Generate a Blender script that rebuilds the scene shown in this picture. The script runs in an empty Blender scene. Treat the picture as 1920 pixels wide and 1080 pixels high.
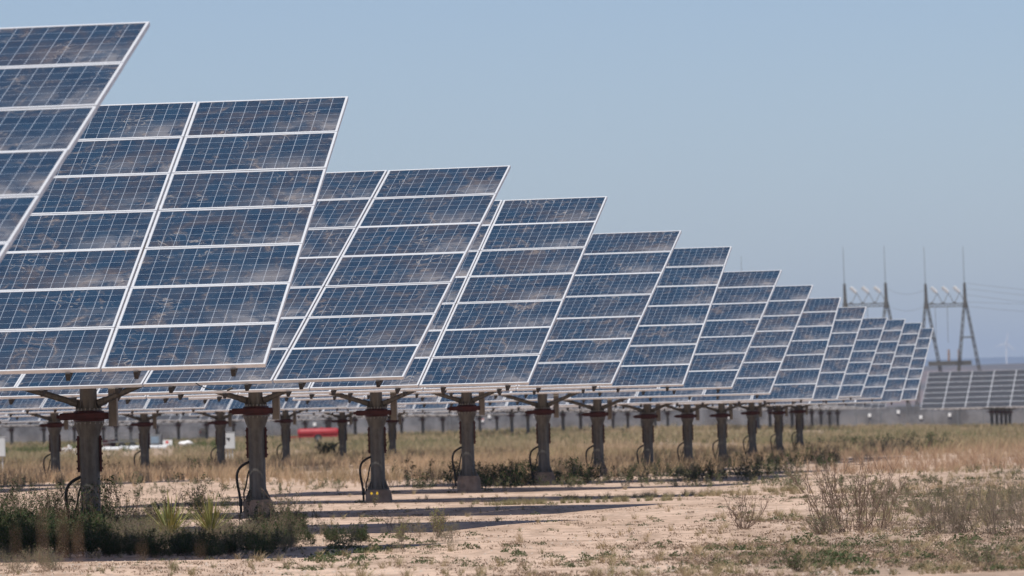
import bpy, math, random
import numpy as np
from mathutils import Matrix, Vector

random.seed(7)
rng = np.random.default_rng(11)
scene = bpy.context.scene
col = scene.collection
rad = math.radians
EYE = 1.45
SUN_EL, SUN_AZ = rad(61.5), rad(20.5)     # the sun stands behind the camera, to its left

# ------------------------------------------------------------------ camera frame
FPX, PITCH, ROLL = 10771.4, 0.024628, -0.025948
_cp, _sp, _cr, _sr = math.cos(PITCH), math.sin(PITCH), math.cos(ROLL), math.sin(ROLL)
CF = Vector((0, _cp, _sp))
_R, _U = Vector((1, 0, 0)), Vector((0, -_sp, _cp))
CR = _R * _cr + _U * _sr
CU = _U * _cr - _R * _sr


def smooth(a, b, t):
    t = np.clip((t - a) / (b - a), 0, 1)
    return t * t * (3 - 2 * t)


def ground_z(x, y):
    """height of the plain: flat by the front rows, rising gently towards the far fence"""
    x = np.asarray(x, float); y = np.asarray(y, float)
    row = -16.1 + 0.1103 * y
    left = smooth(7, 13, row - x)
    z = 0.2 * left * smooth(110, 150, y) + (0.7 - 0.42 * smooth(14, 40, x)) * smooth(300, 520, y)
    z = z + smooth(620, 700, y) * (0.25 + 0.3 * np.exp(-((x - 11) / 26.0) ** 2) - 0.25 * smooth(25, 60, x))
    z = z + 0.035 * np.sin(x * 0.31 + y * 0.11) * np.sin(y * 0.13 + 1.3) * smooth(52, 75, y) * (1 - smooth(500, 700, y))
    z = z + 0.02 * np.sin(x * 0.9 + 2) * np.sin(y * 0.37)
    z = z + smooth(1200, 5000, y) * 6.0
    return z


def px_ray(px, py):
    d = CF + CR * ((px - 960) / FPX) - CU * ((py - 540) / FPX)
    return d


def at(px, py):
    """the point of the ground seen at that place of the photograph"""
    d = px_ray(px, py)
    t = 50.0
    for _ in range(40):
        g = float(ground_z(d.x * t, d.y * t))
        t = (EYE - g) / max(1e-5, -d.z)
        t = min(t, 900)
    return Vector((d.x * t, d.y * t, float(ground_z(d.x * t, d.y * t))))


def on(px, dist, py=None):
    """column px of the photograph at distance dist; on the ground, or at the height of row py"""
    d = px_ray(px, 800 if py is None else py)
    x = d.x / d.y * dist
    z = float(ground_z(x, dist)) if py is None else EYE + d.z / d.y * dist
    return Vector((x, dist, z))


# ------------------------------------------------------------------ node helpers
class NT:
    def __init__(s, name):
        s.m = bpy.data.materials.new(name)
        s.m.use_nodes = True
        s.t = s.m.node_tree
        s.p = s.t.nodes['Principled BSDF']
        s.out = s.t.nodes['Material Output']
        s._c = None

    def n(s, typ, **kw):
        o = s.t.nodes.new(typ)
        for k, v in kw.items():
            setattr(o, k, v)
        return o

    def link(s, a, b):
        s.t.links.new(a, b)

    def set(s, sock, v):
        if isinstance(v, (int, float)):
            sock.default_value = v
        elif isinstance(v, (tuple, list)):
            sock.default_value = tuple(v) + ((1,) if len(v) == 3 and sock.type == 'RGBA' else ())
        else:
            s.link(v, sock)

    def math(s, op, a, b=0.0, c=None, clamp=False):
        o = s.n('ShaderNodeMath', operation=op, use_clamp=clamp)
        s.set(o.inputs[0], a); s.set(o.inputs[1], b)
        if c is not None:
            s.set(o.inputs[2], c)
        return o.outputs[0]

    def mix(s, f, a, b, blend='MIX'):
        o = s.n('ShaderNodeMix', data_type='RGBA', blend_type=blend)
        s.set(o.inputs[0], f); s.set(o.inputs[6], a); s.set(o.inputs[7], b)
        return o.outputs[2]

    def coord(s, which='Object'):
        if s._c is None:
            s._c = s.n('ShaderNodeTexCoord')
        return s._c.outputs[which]

    def mapping(s, v, scale=(1, 1, 1), rot=(0, 0, 0), loc=(0, 0, 0)):
        o = s.n('ShaderNodeMapping')
        s.link(v, o.inputs[0]); s.set(o.inputs[1], loc)
        o.inputs[2].default_value = rot; o.inputs[3].default_value = scale
        return o.outputs[0]

    def noise(s, v, scale, detail=4, rough=0.55, dist=0.0):
        o = s.n('ShaderNodeTexNoise')
        s.link(v, o.inputs['Vector'])
        o.inputs['Scale'].default_value = scale; o.inputs['Detail'].default_value = detail
        o.inputs['Roughness'].default_value = rough; o.inputs['Distortion'].default_value = dist
        return o.outputs['Fac']

    def ramp(s, f, a, b, lo=0.0, hi=1.0):
        o = s.n('ShaderNodeMapRange', interpolation_type='SMOOTHSTEP')
        s.set(o.inputs[0], f); s.set(o.inputs[1], a); s.set(o.inputs[2], b); s.set(o.inputs[3], lo); s.set(o.inputs[4], hi)
        return o.outputs[0]

    def bump(s, h, strength, dist):
        o = s.n('ShaderNodeBump')
        o.inputs['Strength'].default_value = strength; o.inputs['Distance'].default_value = dist
        s.link(h, o.inputs['Height']); s.link(o.outputs[0], s.p.inputs['Normal'])


def simple(name, c, rough=0.6, metal=0.0, var=0.25, vscale=3.0, c2=None, bump=0.0):
    t = NT(name)
    n = t.noise(t.coord(), vscale, 6, 0.65)
    c2 = c2 or tuple(v * (1 - var) for v in c)
    t.link(t.mix(t.ramp(n, 0.35, 0.65), c, c2), t.p.inputs['Base Color'])
    t.link(t.ramp(n, 0.3, 0.7, rough, min(1, rough + .15)), t.p.inputs['Roughness'])
    t.p.inputs['Metallic'].default_value = metal
    if bump:
        t.bump(t.noise(t.coord(), vscale * 8, 4), bump, 0.01)
    return t.m


def leafmat(name, c, c2, scale=1.5, trans=0.25, rough=0.6):
    t = NT(name)
    g = t.n('ShaderNodeNewGeometry')
    n = t.noise(g.outputs['Position'], scale, 3)
    n2 = t.noise(g.outputs['Position'], scale * 22, 2)
    f = t.math('ADD', t.ramp(n, .35, .65, 0, .65), t.ramp(n2, .35, .65, 0, .35))
    cc = t.mix(f, c, c2)
    t.link(cc, t.p.inputs['Base Color'])
    t.p.inputs['Roughness'].default_value = rough
    t.p.inputs['Specular IOR Level'].default_value = 0.25
    tr = t.n('ShaderNodeBsdfTranslucent'); t.link(cc, tr.inputs[0])
    mx = t.n('ShaderNodeMixShader'); mx.inputs[0].default_value = trans
    t.link(t.p.outputs[0], mx.inputs[1]); t.link(tr.outputs[0], mx.inputs[2]); t.link(mx.outputs[0], t.out.inputs[0])
    return t.m


def make_glass():
    t = NT('panel_glass')
    sep = t.n('ShaderNodeSeparateXYZ'); t.link(t.coord(), sep.inputs[0])
    x, y = sep.outputs[0], sep.outputs[1]
    info = t.n('ShaderNodeObjectInfo'); rnd = info.outputs['Random']
    off = t.n('ShaderNodeCombineXYZ'); t.link(t.math('MULTIPLY', rnd, 37.0), off.inputs[0]); t.link(t.math('MULTIPLY', rnd, 91.0), off.inputs[1])
    t.link(t.math('MULTIPLY', rnd, 11.0), off.inputs[2])
    add = t.n('ShaderNodeVectorMath', operation='ADD'); t.link(t.coord(), add.inputs[0]); t.link(off.outputs[0], add.inputs[1])
    P = add.outputs[0]
    cu = t.math('MULTIPLY', t.math('ADD', x, 0.948), 1 / 0.158)
    cv = t.math('MULTIPLY', t.math('ADD', y, 0.474), 1 / 0.158)

    def line(c, w):
        f = t.math('FRACT', c)
        return t.math('GREATER_THAN', t.math('ABSOLUTE', t.math('SUBTRACT', f, 0.5)), 0.5 - w)
    gap = t.math('MAXIMUM', line(cu, 0.0135), t.math('MULTIPLY', line(cv, 0.013), 0.75))
    border = t.math('MAXIMUM', t.math('GREATER_THAN', t.math('ABSOLUTE', x), 0.9475), t.math('GREATER_THAN', t.math('ABSOLUTE', y), 0.4735))
    bus = line(t.math('MULTIPLY', cv, 3.0), 0.03)
    # each cell a slightly different blue, with the crystal flakes of polycrystalline silicon
    cell = t.n('ShaderNodeCombineXYZ'); t.link(t.math('FLOOR', cu), cell.inputs[0]); t.link(t.math('FLOOR', cv), cell.inputs[1]); t.link(t.math('MULTIPLY', rnd, 57.0), cell.inputs[2])
    wn = t.n('ShaderNodeTexWhiteNoise', noise_dimensions='3D'); t.link(cell.outputs[0], wn.inputs[0])
    vor = t.n('ShaderNodeTexVoronoi'); t.link(P, vor.inputs['Vector']); vor.inputs['Scale'].default_value = 70
    vs = t.n('ShaderNodeSeparateColor'); t.link(vor.outputs['Color'], vs.inputs[0])
    b = t.math('ADD', t.math('MULTIPLY', wn.outputs[0], 0.45), t.math('MULTIPLY', vs.outputs[0], 0.55))
    base = t.mix(b, (0.010, 0.026, 0.052), (0.022, 0.053, 0.094))
    # the brown grey film of dried dust, in bands along the module
    film = t.noise(t.mapping(P, scale=(1.0, 1.3, 1), rot=(0, 0, 0.25)), 1.6, 9, 0.68, 0.8)
    fil2 = t.noise(t.mapping(P, scale=(3.0, 14, 1)), 2.6, 5, 0.7)
    fm = t.math('MULTIPLY', t.ramp(film, 0.40, 0.72), t.math('ADD', 0.45, t.math('MULTIPLY', fil2, 0.62)))
    pm = t.ramp(rnd, 0.0, 1.0, 0.30, 1.0)
    base = t.mix(t.math('MULTIPLY', fm, pm), base, (0.082, 0.065, 0.062))
    base = t.mix(t.math('MULTIPLY', bus, 0.10), base, (0.42, 0.46, 0.52))
    base = t.mix(t.math('MULTIPLY', gap, 0.85), base, (0.48, 0.54, 0.62))
    base = t.mix(border, base, (0.62, 0.64, 0.67))
    # wiped smears, splashes and the washed-down dust in the lower corner
    sm = t.noise(t.mapping(P, scale=(1.2, 1.2, 1), rot=(0, 0, 0.5)), 1.9, 11, 0.74, 1.3)
    sm = t.ramp(sm, 0.52, 0.70)
    br = t.noise(t.mapping(P, scale=(1, 0.8, 1)), 14, 5, 0.75, 1.2)
    sm = t.math('MULTIPLY', sm, t.ramp(br, 0.34, 0.62, 0.30, 1.0))
    base = t.mix(t.math('MULTIPLY', sm, 0.46), base, (0.36, 0.27, 0.20))
    cl = t.noise(t.mapping(P, scale=(1, 0.9, 1)), 2.3, 9, 0.68, 0.7)
    cor = t.math('MULTIPLY', t.ramp(x, -0.25, 0.8), t.ramp(y, 0.12, -0.4))
    cor = t.math('MULTIPLY', cor, t.ramp(cl, 0.36, 0.62))
    base = t.mix(t.math('MULTIPLY', cor, 0.33), base, (0.44, 0.40, 0.38))
    # a few sharp curved scratches / droppings
    w = t.n('ShaderNodeTexNoise'); t.link(P, w.inputs['Vector']); w.inputs['Scale'].default_value = 2.3; w.inputs['Detail'].default_value = 2; w.inputs['Distortion'].default_value = 2.0
    rdg = t.math('ABSOLUTE', t.math('SUBTRACT', w.outputs['Fac'], 0.5))
    scr = t.math('MULTIPLY', t.ramp(rdg, 0.016, 0.0), t.ramp(t.noise(P, 1.7, 2), 0.54, 0.64))
    base = t.mix(t.math('MULTIPLY', scr, 0.40), base, (0.52, 0.46, 0.40))
    t.link(base, t.p.inputs['Base Color'])
    dirt = t.math('MAXIMUM', t.math('MULTIPLY', sm, 0.9), t.math('MAXIMUM', cor, fm))
    t.link(t.math('ADD', 0.10, t.math('MULTIPLY', dirt, 0.30)), t.p.inputs['Roughness'])
    t.p.inputs['IOR'].default_value = 1.5
    t.p.inputs['Specular IOR Level'].default_value = 0.5
    return t.m


def make_sand():
    t = NT('sand')
    P = t.coord()
    big = t.noise(P, 0.09, 6, 0.6, 0.4)
    mid = t.noise(P, 0.9, 7, 0.62)
    fine = t.noise(P, 9.0, 6, 0.7)
    c = t.mix(t.ramp(big, 0.35, 0.65), (0.63, 0.465, 0.355), (0.56, 0.405, 0.305))
    c = t.mix(t.ramp(mid, 0.42, 0.70, 0, 0.6), c, (0.29, 0.21, 0.155))
    str_ = t.noise(t.mapping(P, scale=(1, 1.6, 1)), 1.7, 9, 0.78, 0.3)
    c = t.mix(t.ramp(str_, 0.54, 0.62, 0, 0.45), c, (0.20, 0.15, 0.105))
    c = t.mix(t.ramp(fine, 0.52, 0.72, 0, 0.42), c, (0.22, 0.165, 0.12))
    # dried plant litter in thin drifts
    lit = t.noise(P, 2.4, 8, 0.75, 0.8)
    pt = t.noise(t.mapping(P, scale=(1, 0.14, 1), rot=(0, 0, 0.11)), 1.3, 8, 0.66, 0.3)
    c = t.mix(t.ramp(pt, 0.46, 0.62, 0, 0.55), c, (0.30, 0.21, 0.15))
    pt2 = t.noise(t.mapping(P, scale=(1, 0.22, 1), rot=(0, 0, 0.11)), 6.5, 6, 0.72)
    c = t.mix(t.ramp(pt2, 0.54, 0.66, 0, 0.60), c, (0.19, 0.14, 0.10))
    c = t.mix(t.ramp(pt2, 0.44, 0.34, 0, 0.35), c, (0.62, 0.49, 0.39))
    lit = t.math('MULTIPLY', t.ramp(lit, 0.56, 0.66), t.ramp(t.noise(P, 17, 4, 0.7), 0.46, 0.60))
    c = t.mix(t.math('MULTIPLY', lit, 0.85), c, (0.15, 0.115, 0.075))
    edge = t.n('ShaderNodeSeparateXYZ'); t.link(P, edge.inputs[0])
    em = t.math('SUBTRACT', edge.outputs[0], t.math('MULTIPLY', edge.outputs[1], 0.11))
    em = t.ramp(em, -6.5, -3.5)
    mat_ = t.math('MULTIPLY', em, t.ramp(t.noise(t.mapping(P, scale=(1, 0.12, 1)), 0.9, 9, 0.70, 0.4), 0.38, 0.56))
    c = t.mix(t.math('MULTIPLY', mat_, 0.60), c, (0.25, 0.185, 0.14))
    # firmer, greyer soil away from the vehicle track
    sep = t.n('ShaderNodeSeparateXYZ'); t.link(P, sep.inputs[0])
    far = t.ramp(sep.outputs[1], 130, 330)
    c = t.mix(t.math('MULTIPLY', far, 0.6), c, (0.27, 0.205, 0.135))
    t.link(c, t.p.inputs['Base Color'])
    t.p.inputs['Roughness'].default_value = 0.95
    t.p.inputs['Specular IOR Level'].default_value = 0.1
    h = t.math('ADD', t.math('MULTIPLY', mid, 0.6), t.math('MULTIPLY', fine, 0.25))
    h = t.math('ADD', h, t.math('MULTIPLY', t.noise(P, 34, 3), 0.1))
    t.bump(h, 0.6, 0.05)
    return t.m


def make_hill(name, a, b, sc):
    t = NT(name)
    n = t.noise(t.coord(), sc, 6, 0.6)
    t.link(t.mix(t.ramp(n, 0.4, 0.6), a, b), t.p.inputs['Base Color'])
    t.p.inputs['Roughness'].default_value = 1.0; t.p.inputs['Specular IOR Level'].default_value = 0
    return t.m


def make_steel(name, a, b, rough=0.6):
    """galvanised steel with rain streaks running down"""
    t = NT(name)
    n = t.noise(t.mapping(t.coord(), scale=(9, 9, 0.8)), 1.6, 5, 0.6)
    n2 = t.noise(t.coord(), 5, 6, 0.7)
    f = t.math('ADD', t.ramp(n, 0.35, 0.65, 0, 0.6), t.ramp(n2, 0.4, 0.65, 0, 0.4))
    t.link(t.mix(f, a, b), t.p.inputs['Base Color'])
    t.p.inputs['Metallic'].default_value = 0.25
    t.p.inputs['Roughness'].default_value = rough
    return t.m


M = {
    'glass': make_glass(), 'sand': make_sand(),
    'frame': simple('anodised_frame', (0.76, 0.77, 0.78), 0.38, 0.35, 0.12, 6),
    'steel': make_steel('galvanised_steel', (0.185, 0.182, 0.174), (0.10, 0.097, 0.092)),
    'channel': make_steel('zinc_channel', (0.42, 0.39, 0.36), (0.30, 0.275, 0.25)),
    'red': simple('red_oxide_paint', (0.070, 0.012, 0.015), 0.5, 0.1, 0.35, 9),
    'bolt': simple('zinc_bolt', (0.45, 0.44, 0.42), 0.4, 0.7),
    'black': simple('black_rubber', (0.020, 0.020, 0.020), 0.55),
    'rail': simple('dark_rail', (0.045, 0.040, 0.038), 0.6, 0.3),
    'back': simple('panel_backsheet', (0.50, 0.50, 0.50), 0.7, 0, 0.1),
    'conc': simple('concrete', (0.44, 0.33, 0.26), 0.9, 0, 0.35, 5, bump=0.5),
    'boxgrey': simple('painted_cabinet', (0.55, 0.57, 0.58), 0.45, 0.0, 0.12, 2),
    'pvc': simple('pvc_conduit', (0.55, 0.55, 0.54), 0.5, 0, 0.15),
    'sticker': simple('red_sticker', (0.65, 0.05, 0.04), 0.5),
    'tank': simple('red_tank_paint', (0.36, 0.022, 0.028), 0.45, 0, 0.2, 1.5),
    'white': simple('white_paint', (0.78, 0.78, 0.77), 0.5, 0, 0.12),
    'tarp': simple('white_tarp', (0.82, 0.81, 0.79), 0.5, 0, 0.2, 1.0, bump=0.5),
    'greyb': simple('grey_equipment', (0.16, 0.165, 0.17), 0.6, 0.1, 0.3, 1.5),
    'bluegrey': simple('blue_grey_equipment', (0.20, 0.27, 0.34), 0.6, 0, 0.3, 1.5),
    'wood': simple('weathered_wood', (0.36, 0.26, 0.18), 0.85, 0, 0.45, 4),
    'fence': simple('grey_fence_slat', (0.19, 0.19, 0.20), 0.7, 0.1, 0.55, 0.35),
    'fpost': simple('grey_fence_post', (0.26, 0.27, 0.28), 0.5, 0.4, 0.2),
    'pylon': simple('weathered_pylon_steel', (0.11, 0.105, 0.095), 0.7, 0.2, 0.3, 0.5),
    'insul': simple('porcelain_insulator', (0.80, 0.78, 0.75), 0.25),
    'brown_ins': simple('brown_insulator', (0.28, 0.17, 0.11), 0.4),
    'twig': leafmat('twig_bark', (0.13, 0.082, 0.060), (0.24, 0.175, 0.13), 2.5, 0.0, 0.85),
    'greytwig': leafmat('grey_twig', (0.17, 0.13, 0.10), (0.29, 0.23, 0.175), 2.0, 0.1, 0.85),
    'leaf': leafmat('dark_green_leaf', (0.022, 0.044, 0.012), (0.055, 0.084, 0.026), 1.2),
    'leafgrey': leafmat('sage_leaf', (0.10, 0.128, 0.055), (0.22, 0.205, 0.115), 1.2),
    'forb': leafmat('fresh_green_leaf', (0.052, 0.080, 0.026), (0.120, 0.125, 0.060), 1.0),
    'yucca': leafmat('yucca_blade', (0.12, 0.15, 0.045), (0.30, 0.27, 0.09), 3.0, 0.15),
    'dry': leafmat('dry_grass_blade', (0.60, 0.43, 0.28), (0.29, 0.225, 0.135), 0.09, 0.3, 0.8),
    'mixg': leafmat('mixed_grass_blade', (0.20, 0.195, 0.095), (0.52, 0.385, 0.245), 0.05, 0.3, 0.8),
    'greeng': leafmat('green_grass_blade', (0.070, 0.105, 0.030), (0.14, 0.155, 0.060), 0.08, 0.3, 0.8),
    'redg': leafmat('reddish_dry_stalk', (0.36, 0.22, 0.14), (0.46, 0.33, 0.22), 0.3, 0.2, 0.8),
    'flower': simple('yellow_petal', (0.80, 0.55, 0.03), 0.6),
    'litter': leafmat('straw_litter', (0.22, 0.15, 0.105), (0.40, 0.295, 0.21), 1.0, 0.0, 0.9),
    'crumb': leafmat('dark_crumb', (0.11, 0.08, 0.058), (0.22, 0.165, 0.12), 1.0, 0.0, 0.9),
    'pebble': simple('pale_pebble', (0.52, 0.44, 0.37), 0.8),
    'hill': make_hill('far_plain', (0.19, 0.125, 0.10), (0.085, 0.075, 0.062), 0.006),
    'ridge': make_hill('far_ridge', (0.035, 0.045, 0.05), (0.02, 0.03, 0.035), 0.0012),
}


# ------------------------------------------------------------------ mesh builders
class MB:
    """collects shapes; build() links them as ONE mesh object"""
    def __init__(s):
        s.v, s.f, s.mi = [], [], []

    def add(s, vs, fs, mi=0):
        b = len(s.v)
        s.v += [tuple(p) for p in vs]
        s.f += [tuple(i + b for i in f) for f in fs]
        s.mi += [mi] * len(fs)
        return s

    def box(s, c, size, mi=0, rot=None, bev=0.0):
        hx, hy, hz = size[0] / 2, size[1] / 2, size[2] / 2
        if bev <= 0:
            vs = [Vector((a * hx, b * hy, e * hz)) for e in (-1, 1) for b in (-1, 1) for a in (-1, 1)]
            fs = [(0, 2, 3, 1), (4, 5, 7, 6), (0, 1, 5, 4), (2, 6, 7, 3), (0, 4, 6, 2), (1, 3, 7, 5)]
        else:
            vs, fs = [], []
            ring = []
            for e, ins in ((-hz, bev), (-hz + bev, 0), (hz - bev, 0), (hz, bev)):
                x_, y_ = hx - ins, hy - ins
                q = bev * 0.6
                r = [(-x_ + q, -y_), (x_ - q, -y_), (x_, -y_ + q), (x_, y_ - q), (x_ - q, y_), (-x_ + q, y_), (-x_, y_ - q), (-x_, -y_ + q)]
                ring.append(len(vs)); vs += [Vector((a, b, e)) for a, b in r]
            for k in range(3):
                for i in range(8):
                    j = (i + 1) % 8
                    fs.append((ring[k] + i, ring[k] + j, ring[k + 1] + j, ring[k + 1] + i))
            fs.append(tuple(ring[0] + i for i in reversed(range(8)))); fs.append(tuple(ring[3] + i for i in range(8)))
        R = rot if rot is not None else Matrix.Identity(3)
        return s.add([R @ p + Vector(c) for p in vs], fs, mi)

    def tube(s, pts, rads, n=10, mi=0, cap=True):
        pts = [Vector(p) for p in pts]
        if not isinstance(rads, (list, tuple)):
            rads = [rads] * len(pts)
        vs, fs = [], []
        prev = None
        for i, p in enumerate(pts):
            d = (pts[min(i + 1, len(pts) - 1)] - pts[max(i - 1, 0)])
            d = d.normalized() if d.length > 1e-9 else Vector((0, 0, 1))
            if prev is None:
                a = Vector((1, 0, 0)) if abs(d.x) < 0.8 else Vector((0, 1, 0))
            else:
                a = prev
            a = (a - d * a.dot(d)).normalized(); prev = a
            b = d.cross(a)
            for k in range(n):
                t = 2 * math.pi * k / n
                vs.append(p + (a * math.cos(t) + b * math.sin(t)) * rads[i])
        for i in range(len(pts) - 1):
            for k in range(n):
                j = (k + 1) % n
                fs.append((i * n + k, i * n + j, (i + 1) * n + j, (i + 1) * n + k))
        if cap:
            fs.append(tuple(reversed(range(n)))); fs.append(tuple((len(pts) - 1) * n + k for k in range(n)))
        return s.add(vs, fs, mi)

    def lathe(s, prof, n=24, c=(0, 0, 0), mi=0):
        """prof: (radius, z) from the bottom up"""
        return s.tube([(c[0], c[1], c[2] + z) for r, z in prof], [r for r, z in prof], n, mi) if False else s._lathe(prof, n, c, mi)

    def _lathe(s, prof, n, c, mi):
        vs, fs = [], []
        for r, z in prof:
            for k in range(n):
                t = 2 * math.pi * k / n
                vs.append((c[0] + r * math.cos(t), c[1] + r * math.sin(t), c[2] + z))
        for i in range(len(prof) - 1):
            for k in range(n):
                j = (k + 1) % n
                fs.append((i * n + k, i * n + j, (i + 1) * n + j, (i + 1) * n + k))
        fs.append(tuple(reversed(range(n)))); fs.append(tuple((len(prof) - 1) * n + k for k in range(n)))
        return s.add(vs, fs, mi)

    def mesh(s, name, mats, smooth_=False):
        me = bpy.data.meshes.new(name)
        me.from_pydata(s.v, [], s.f)
        for m in (mats if isinstance(mats, (list, tuple)) else [mats]):
            me.materials.append(m)
        me.polygons.foreach_set('material_index', s.mi)
        me.update()
        if smooth_:
            me.polygons.foreach_set('use_smooth', [True] * len(me.polygons))
            me.set_sharp_from_angle(angle=rad(40))
        return me

    def build(s, name, mats, parent=None, smooth_=False, loc=None):
        return link(name, s.mesh(name, mats, smooth_), parent, loc)


def link(name, me, parent=None, loc=None, rot=None):
    o = bpy.data.objects.new(name, me)
    col.objects.link(o)
    if parent is not None:
        o.parent = parent
    if loc is not None:
        o.location = loc
    if rot is not None:
        o.rotation_euler = rot
    return o


def tag(o, label=None, cat=None, group=None, kind=None):
    for k, v in (('label', label), ('category', cat), ('group', group), ('kind', kind)):
        if v:
            o[k] = v
    return o


def thing(name, label, cat, loc=(0, 0, 0), rz=0.0, group=None):
    o = link(name, None, None, loc, (0, 0, rz))
    return tag(o, label, cat, group)


def np_mesh(name, V, F, mats, mi=None):
    """V (n,3), F (m,k) with k = 3 or 4"""
    me = bpy.data.meshes.new(name)
    k = F.shape[1]
    me.vertices.add(len(V)); me.vertices.foreach_set('co', np.ascontiguousarray(V, np.float32).ravel())
    me.loops.add(F.size); me.loops.foreach_set('vertex_index', np.ascontiguousarray(F, np.int32).ravel())
    me.polygons.add(len(F)); me.polygons.foreach_set('loop_start', np.arange(0, F.size, k, dtype=np.int32))
    for m in (mats if isinstance(mats, (list, tuple)) else [mats]):
        me.materials.append(m)
    if mi is not None:
        me.polygons.foreach_set('material_index', np.ascontiguousarray(mi, np.int32))
    me.update(calc_edges=True); me.validate()
    return me


# ------------------------------------------------------------------ setting: plain, far plain, ridge
def build_ground():
    ys = np.concatenate([np.linspace(-60, 45, 12), np.linspace(50, 130, 161), np.linspace(131, 300, 120), np.linspace(305, 800, 80), np.geomspace(830, 30000, 40)])
    xs = np.linspace(-1, 1, 241)
    V = []
    for y in ys:
        w = 60 + 0.35 * max(y, 0) + max(0, y - 800) * 0.9
        X = np.sign(xs) * np.abs(xs) ** 1.35 * w
        V.append(np.stack([X, np.full_like(X, y), ground_z(X, y)], 1))
    V = np.concatenate(V)
    nx = len(xs)
    i, j = np.meshgrid(np.arange(len(ys) - 1), np.arange(nx - 1), indexing='ij')
    a = (i * nx + j).ravel()
    F = np.stack([a, a + 1, a + nx + 1, a + nx], 1)
    me = np_mesh('ground', V, F, M['sand'])
    me.polygons.foreach_set('use_smooth', [True] * len(me.polygons))
    tag(link('ground', me), kind='structure')


build_ground()


def hills(name, y0, depth, top, width, mat, seed, rough):
    r = np.random.default_rng(seed)
    nx, ny = 260, 14
    xs = np.linspace(-width, width, nx)
    prof = np.zeros(nx)
    for k in range(1, 9):
        prof += np.sin(xs / width * math.pi * (2.3 ** k) * 0.35 + r.uniform(0, 6)) * rough / (1.55 ** k)
    V, t = [], np.linspace(0, 1, ny)
    for q in t:
        e = np.sin(q * math.pi / 2) ** 0.8 if q < 1 else 1
        V.append(np.stack([xs, np.full(nx, y0 + depth * q), np.maximum(0, 2 + (top + prof) * e)], 1))
    V.append(np.stack([xs, np.full(nx, y0 + depth * 1.6), np.full(nx, -5.0)], 1))
    V = np.concatenate(V)
    i, j = np.meshgrid(np.arange(ny), np.arange(nx - 1), indexing='ij')
    a = (i * nx + j).ravel()
    F = np.stack([a, a + 1, a + nx + 1, a + nx], 1)
    tag(link(name, np_mesh(name, V, F, mat)), kind='structure')


hills('far_plain_rise', 5200, 1500, 59, 6000, M['hill'], 3, 1.6)
hills('far_ridge', 17000, 3000, 214, 16000, M['ridge'], 5, 7)

# ------------------------------------------------------------------ tracker parts (meshes shared by every tracker)
PW, PH, CPI, RPI, OFF = 1.956, 0.990, 1.98, 1.0, 0.265
NC, NR = 6, 7
RING, TUBE_Z = 1.79, 0.0


def panel_frame(mb, cx=0, cy=0, z=0, mi=0, back=1):
    fw, fd = 0.028, 0.046
    hx, hy = PW / 2, PH / 2
    for sx in (-1, 1):
        mb.box((cx + sx * (hx - fw / 2), cy, z - fd / 2), (fw, PH, fd), mi)
    for sy in (-1, 1):
        mb.box((cx, cy + sy * (hy - fw / 2), z - fd / 2 - 0.0005), (PW - 2 * fw - 0.0005, fw, fd), mi)
    mb.add([(cx - hx + fw, cy - hy + fw, z - 0.012), (cx + hx - fw, cy - hy + fw, z - 0.012), (cx + hx - fw, cy + hy - fw, z - 0.012), (cx - hx + fw, cy + hy - fw, z - 0.012)], [(3, 2, 1, 0)], back)


def glass_quad(mb, cx=0, cy=0, z=-0.006, mi=0):
    hx, hy = PW / 2 - 0.0281, PH / 2 - 0.0281
    mb.add([(cx - hx, cy - hy, z), (cx + hx, cy - hy, z), (cx + hx, cy + hy, z), (cx - hx, cy + hy, z)], [(0, 1, 2, 3)], mi)


mb = MB(); panel_frame(mb); ME_FRAME = mb.mesh('solar_panel', [M['frame'], M['back']])
mb = MB(); glass_quad(mb); ME_GLASS = mb.mesh('glass', M['glass'])
mb = MB(); panel_frame(mb); glass_quad(mb, mi=2); ME_PANEL = mb.mesh('solar_panel_whole', [M['frame'], M['back'], M['glass']])

# rail: C-channel running up the slope under the modules, its cut end showing below the lower frame
mb = MB()
L = NR * RPI
mb.box((0, -0.02, -0.085), (0.05, L + 0.02, 0.006)); mb.box((-0.022, -0.02, -0.112), (0.006, L + 0.02, 0.048)); mb.box((0.022, -0.02, -0.112), (0.006, L + 0.02, 0.048))
mb.box((-0.016, -0.02, -0.1385), (0.014, L + 0.02, 0.004)); mb.box((0.016, -0.02, -0.1385), (0.014, L + 0.02, 0.004))
mb.add([(-0.026, -L / 2 - 0.031, -0.088), (0.026, -L / 2 - 0.031, -0.088), (0.016, -L / 2 - 0.031, -0.140), (-0.016, -L / 2 - 0.031, -0.140)], [(0, 1, 2, 3)])
mb.box((0, -L / 2 + 0.0, -0.064), (0.055, 0.05, 0.034))
ME_RAIL = mb.mesh('rail', M['rail'])
mb = MB(); mb.tube([(-5.6, 0, 0), (5.6, 0, 0)], 0.105, 16); ME_TUBE = mb.mesh('torque_tube', M['steel'], True)

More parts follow.
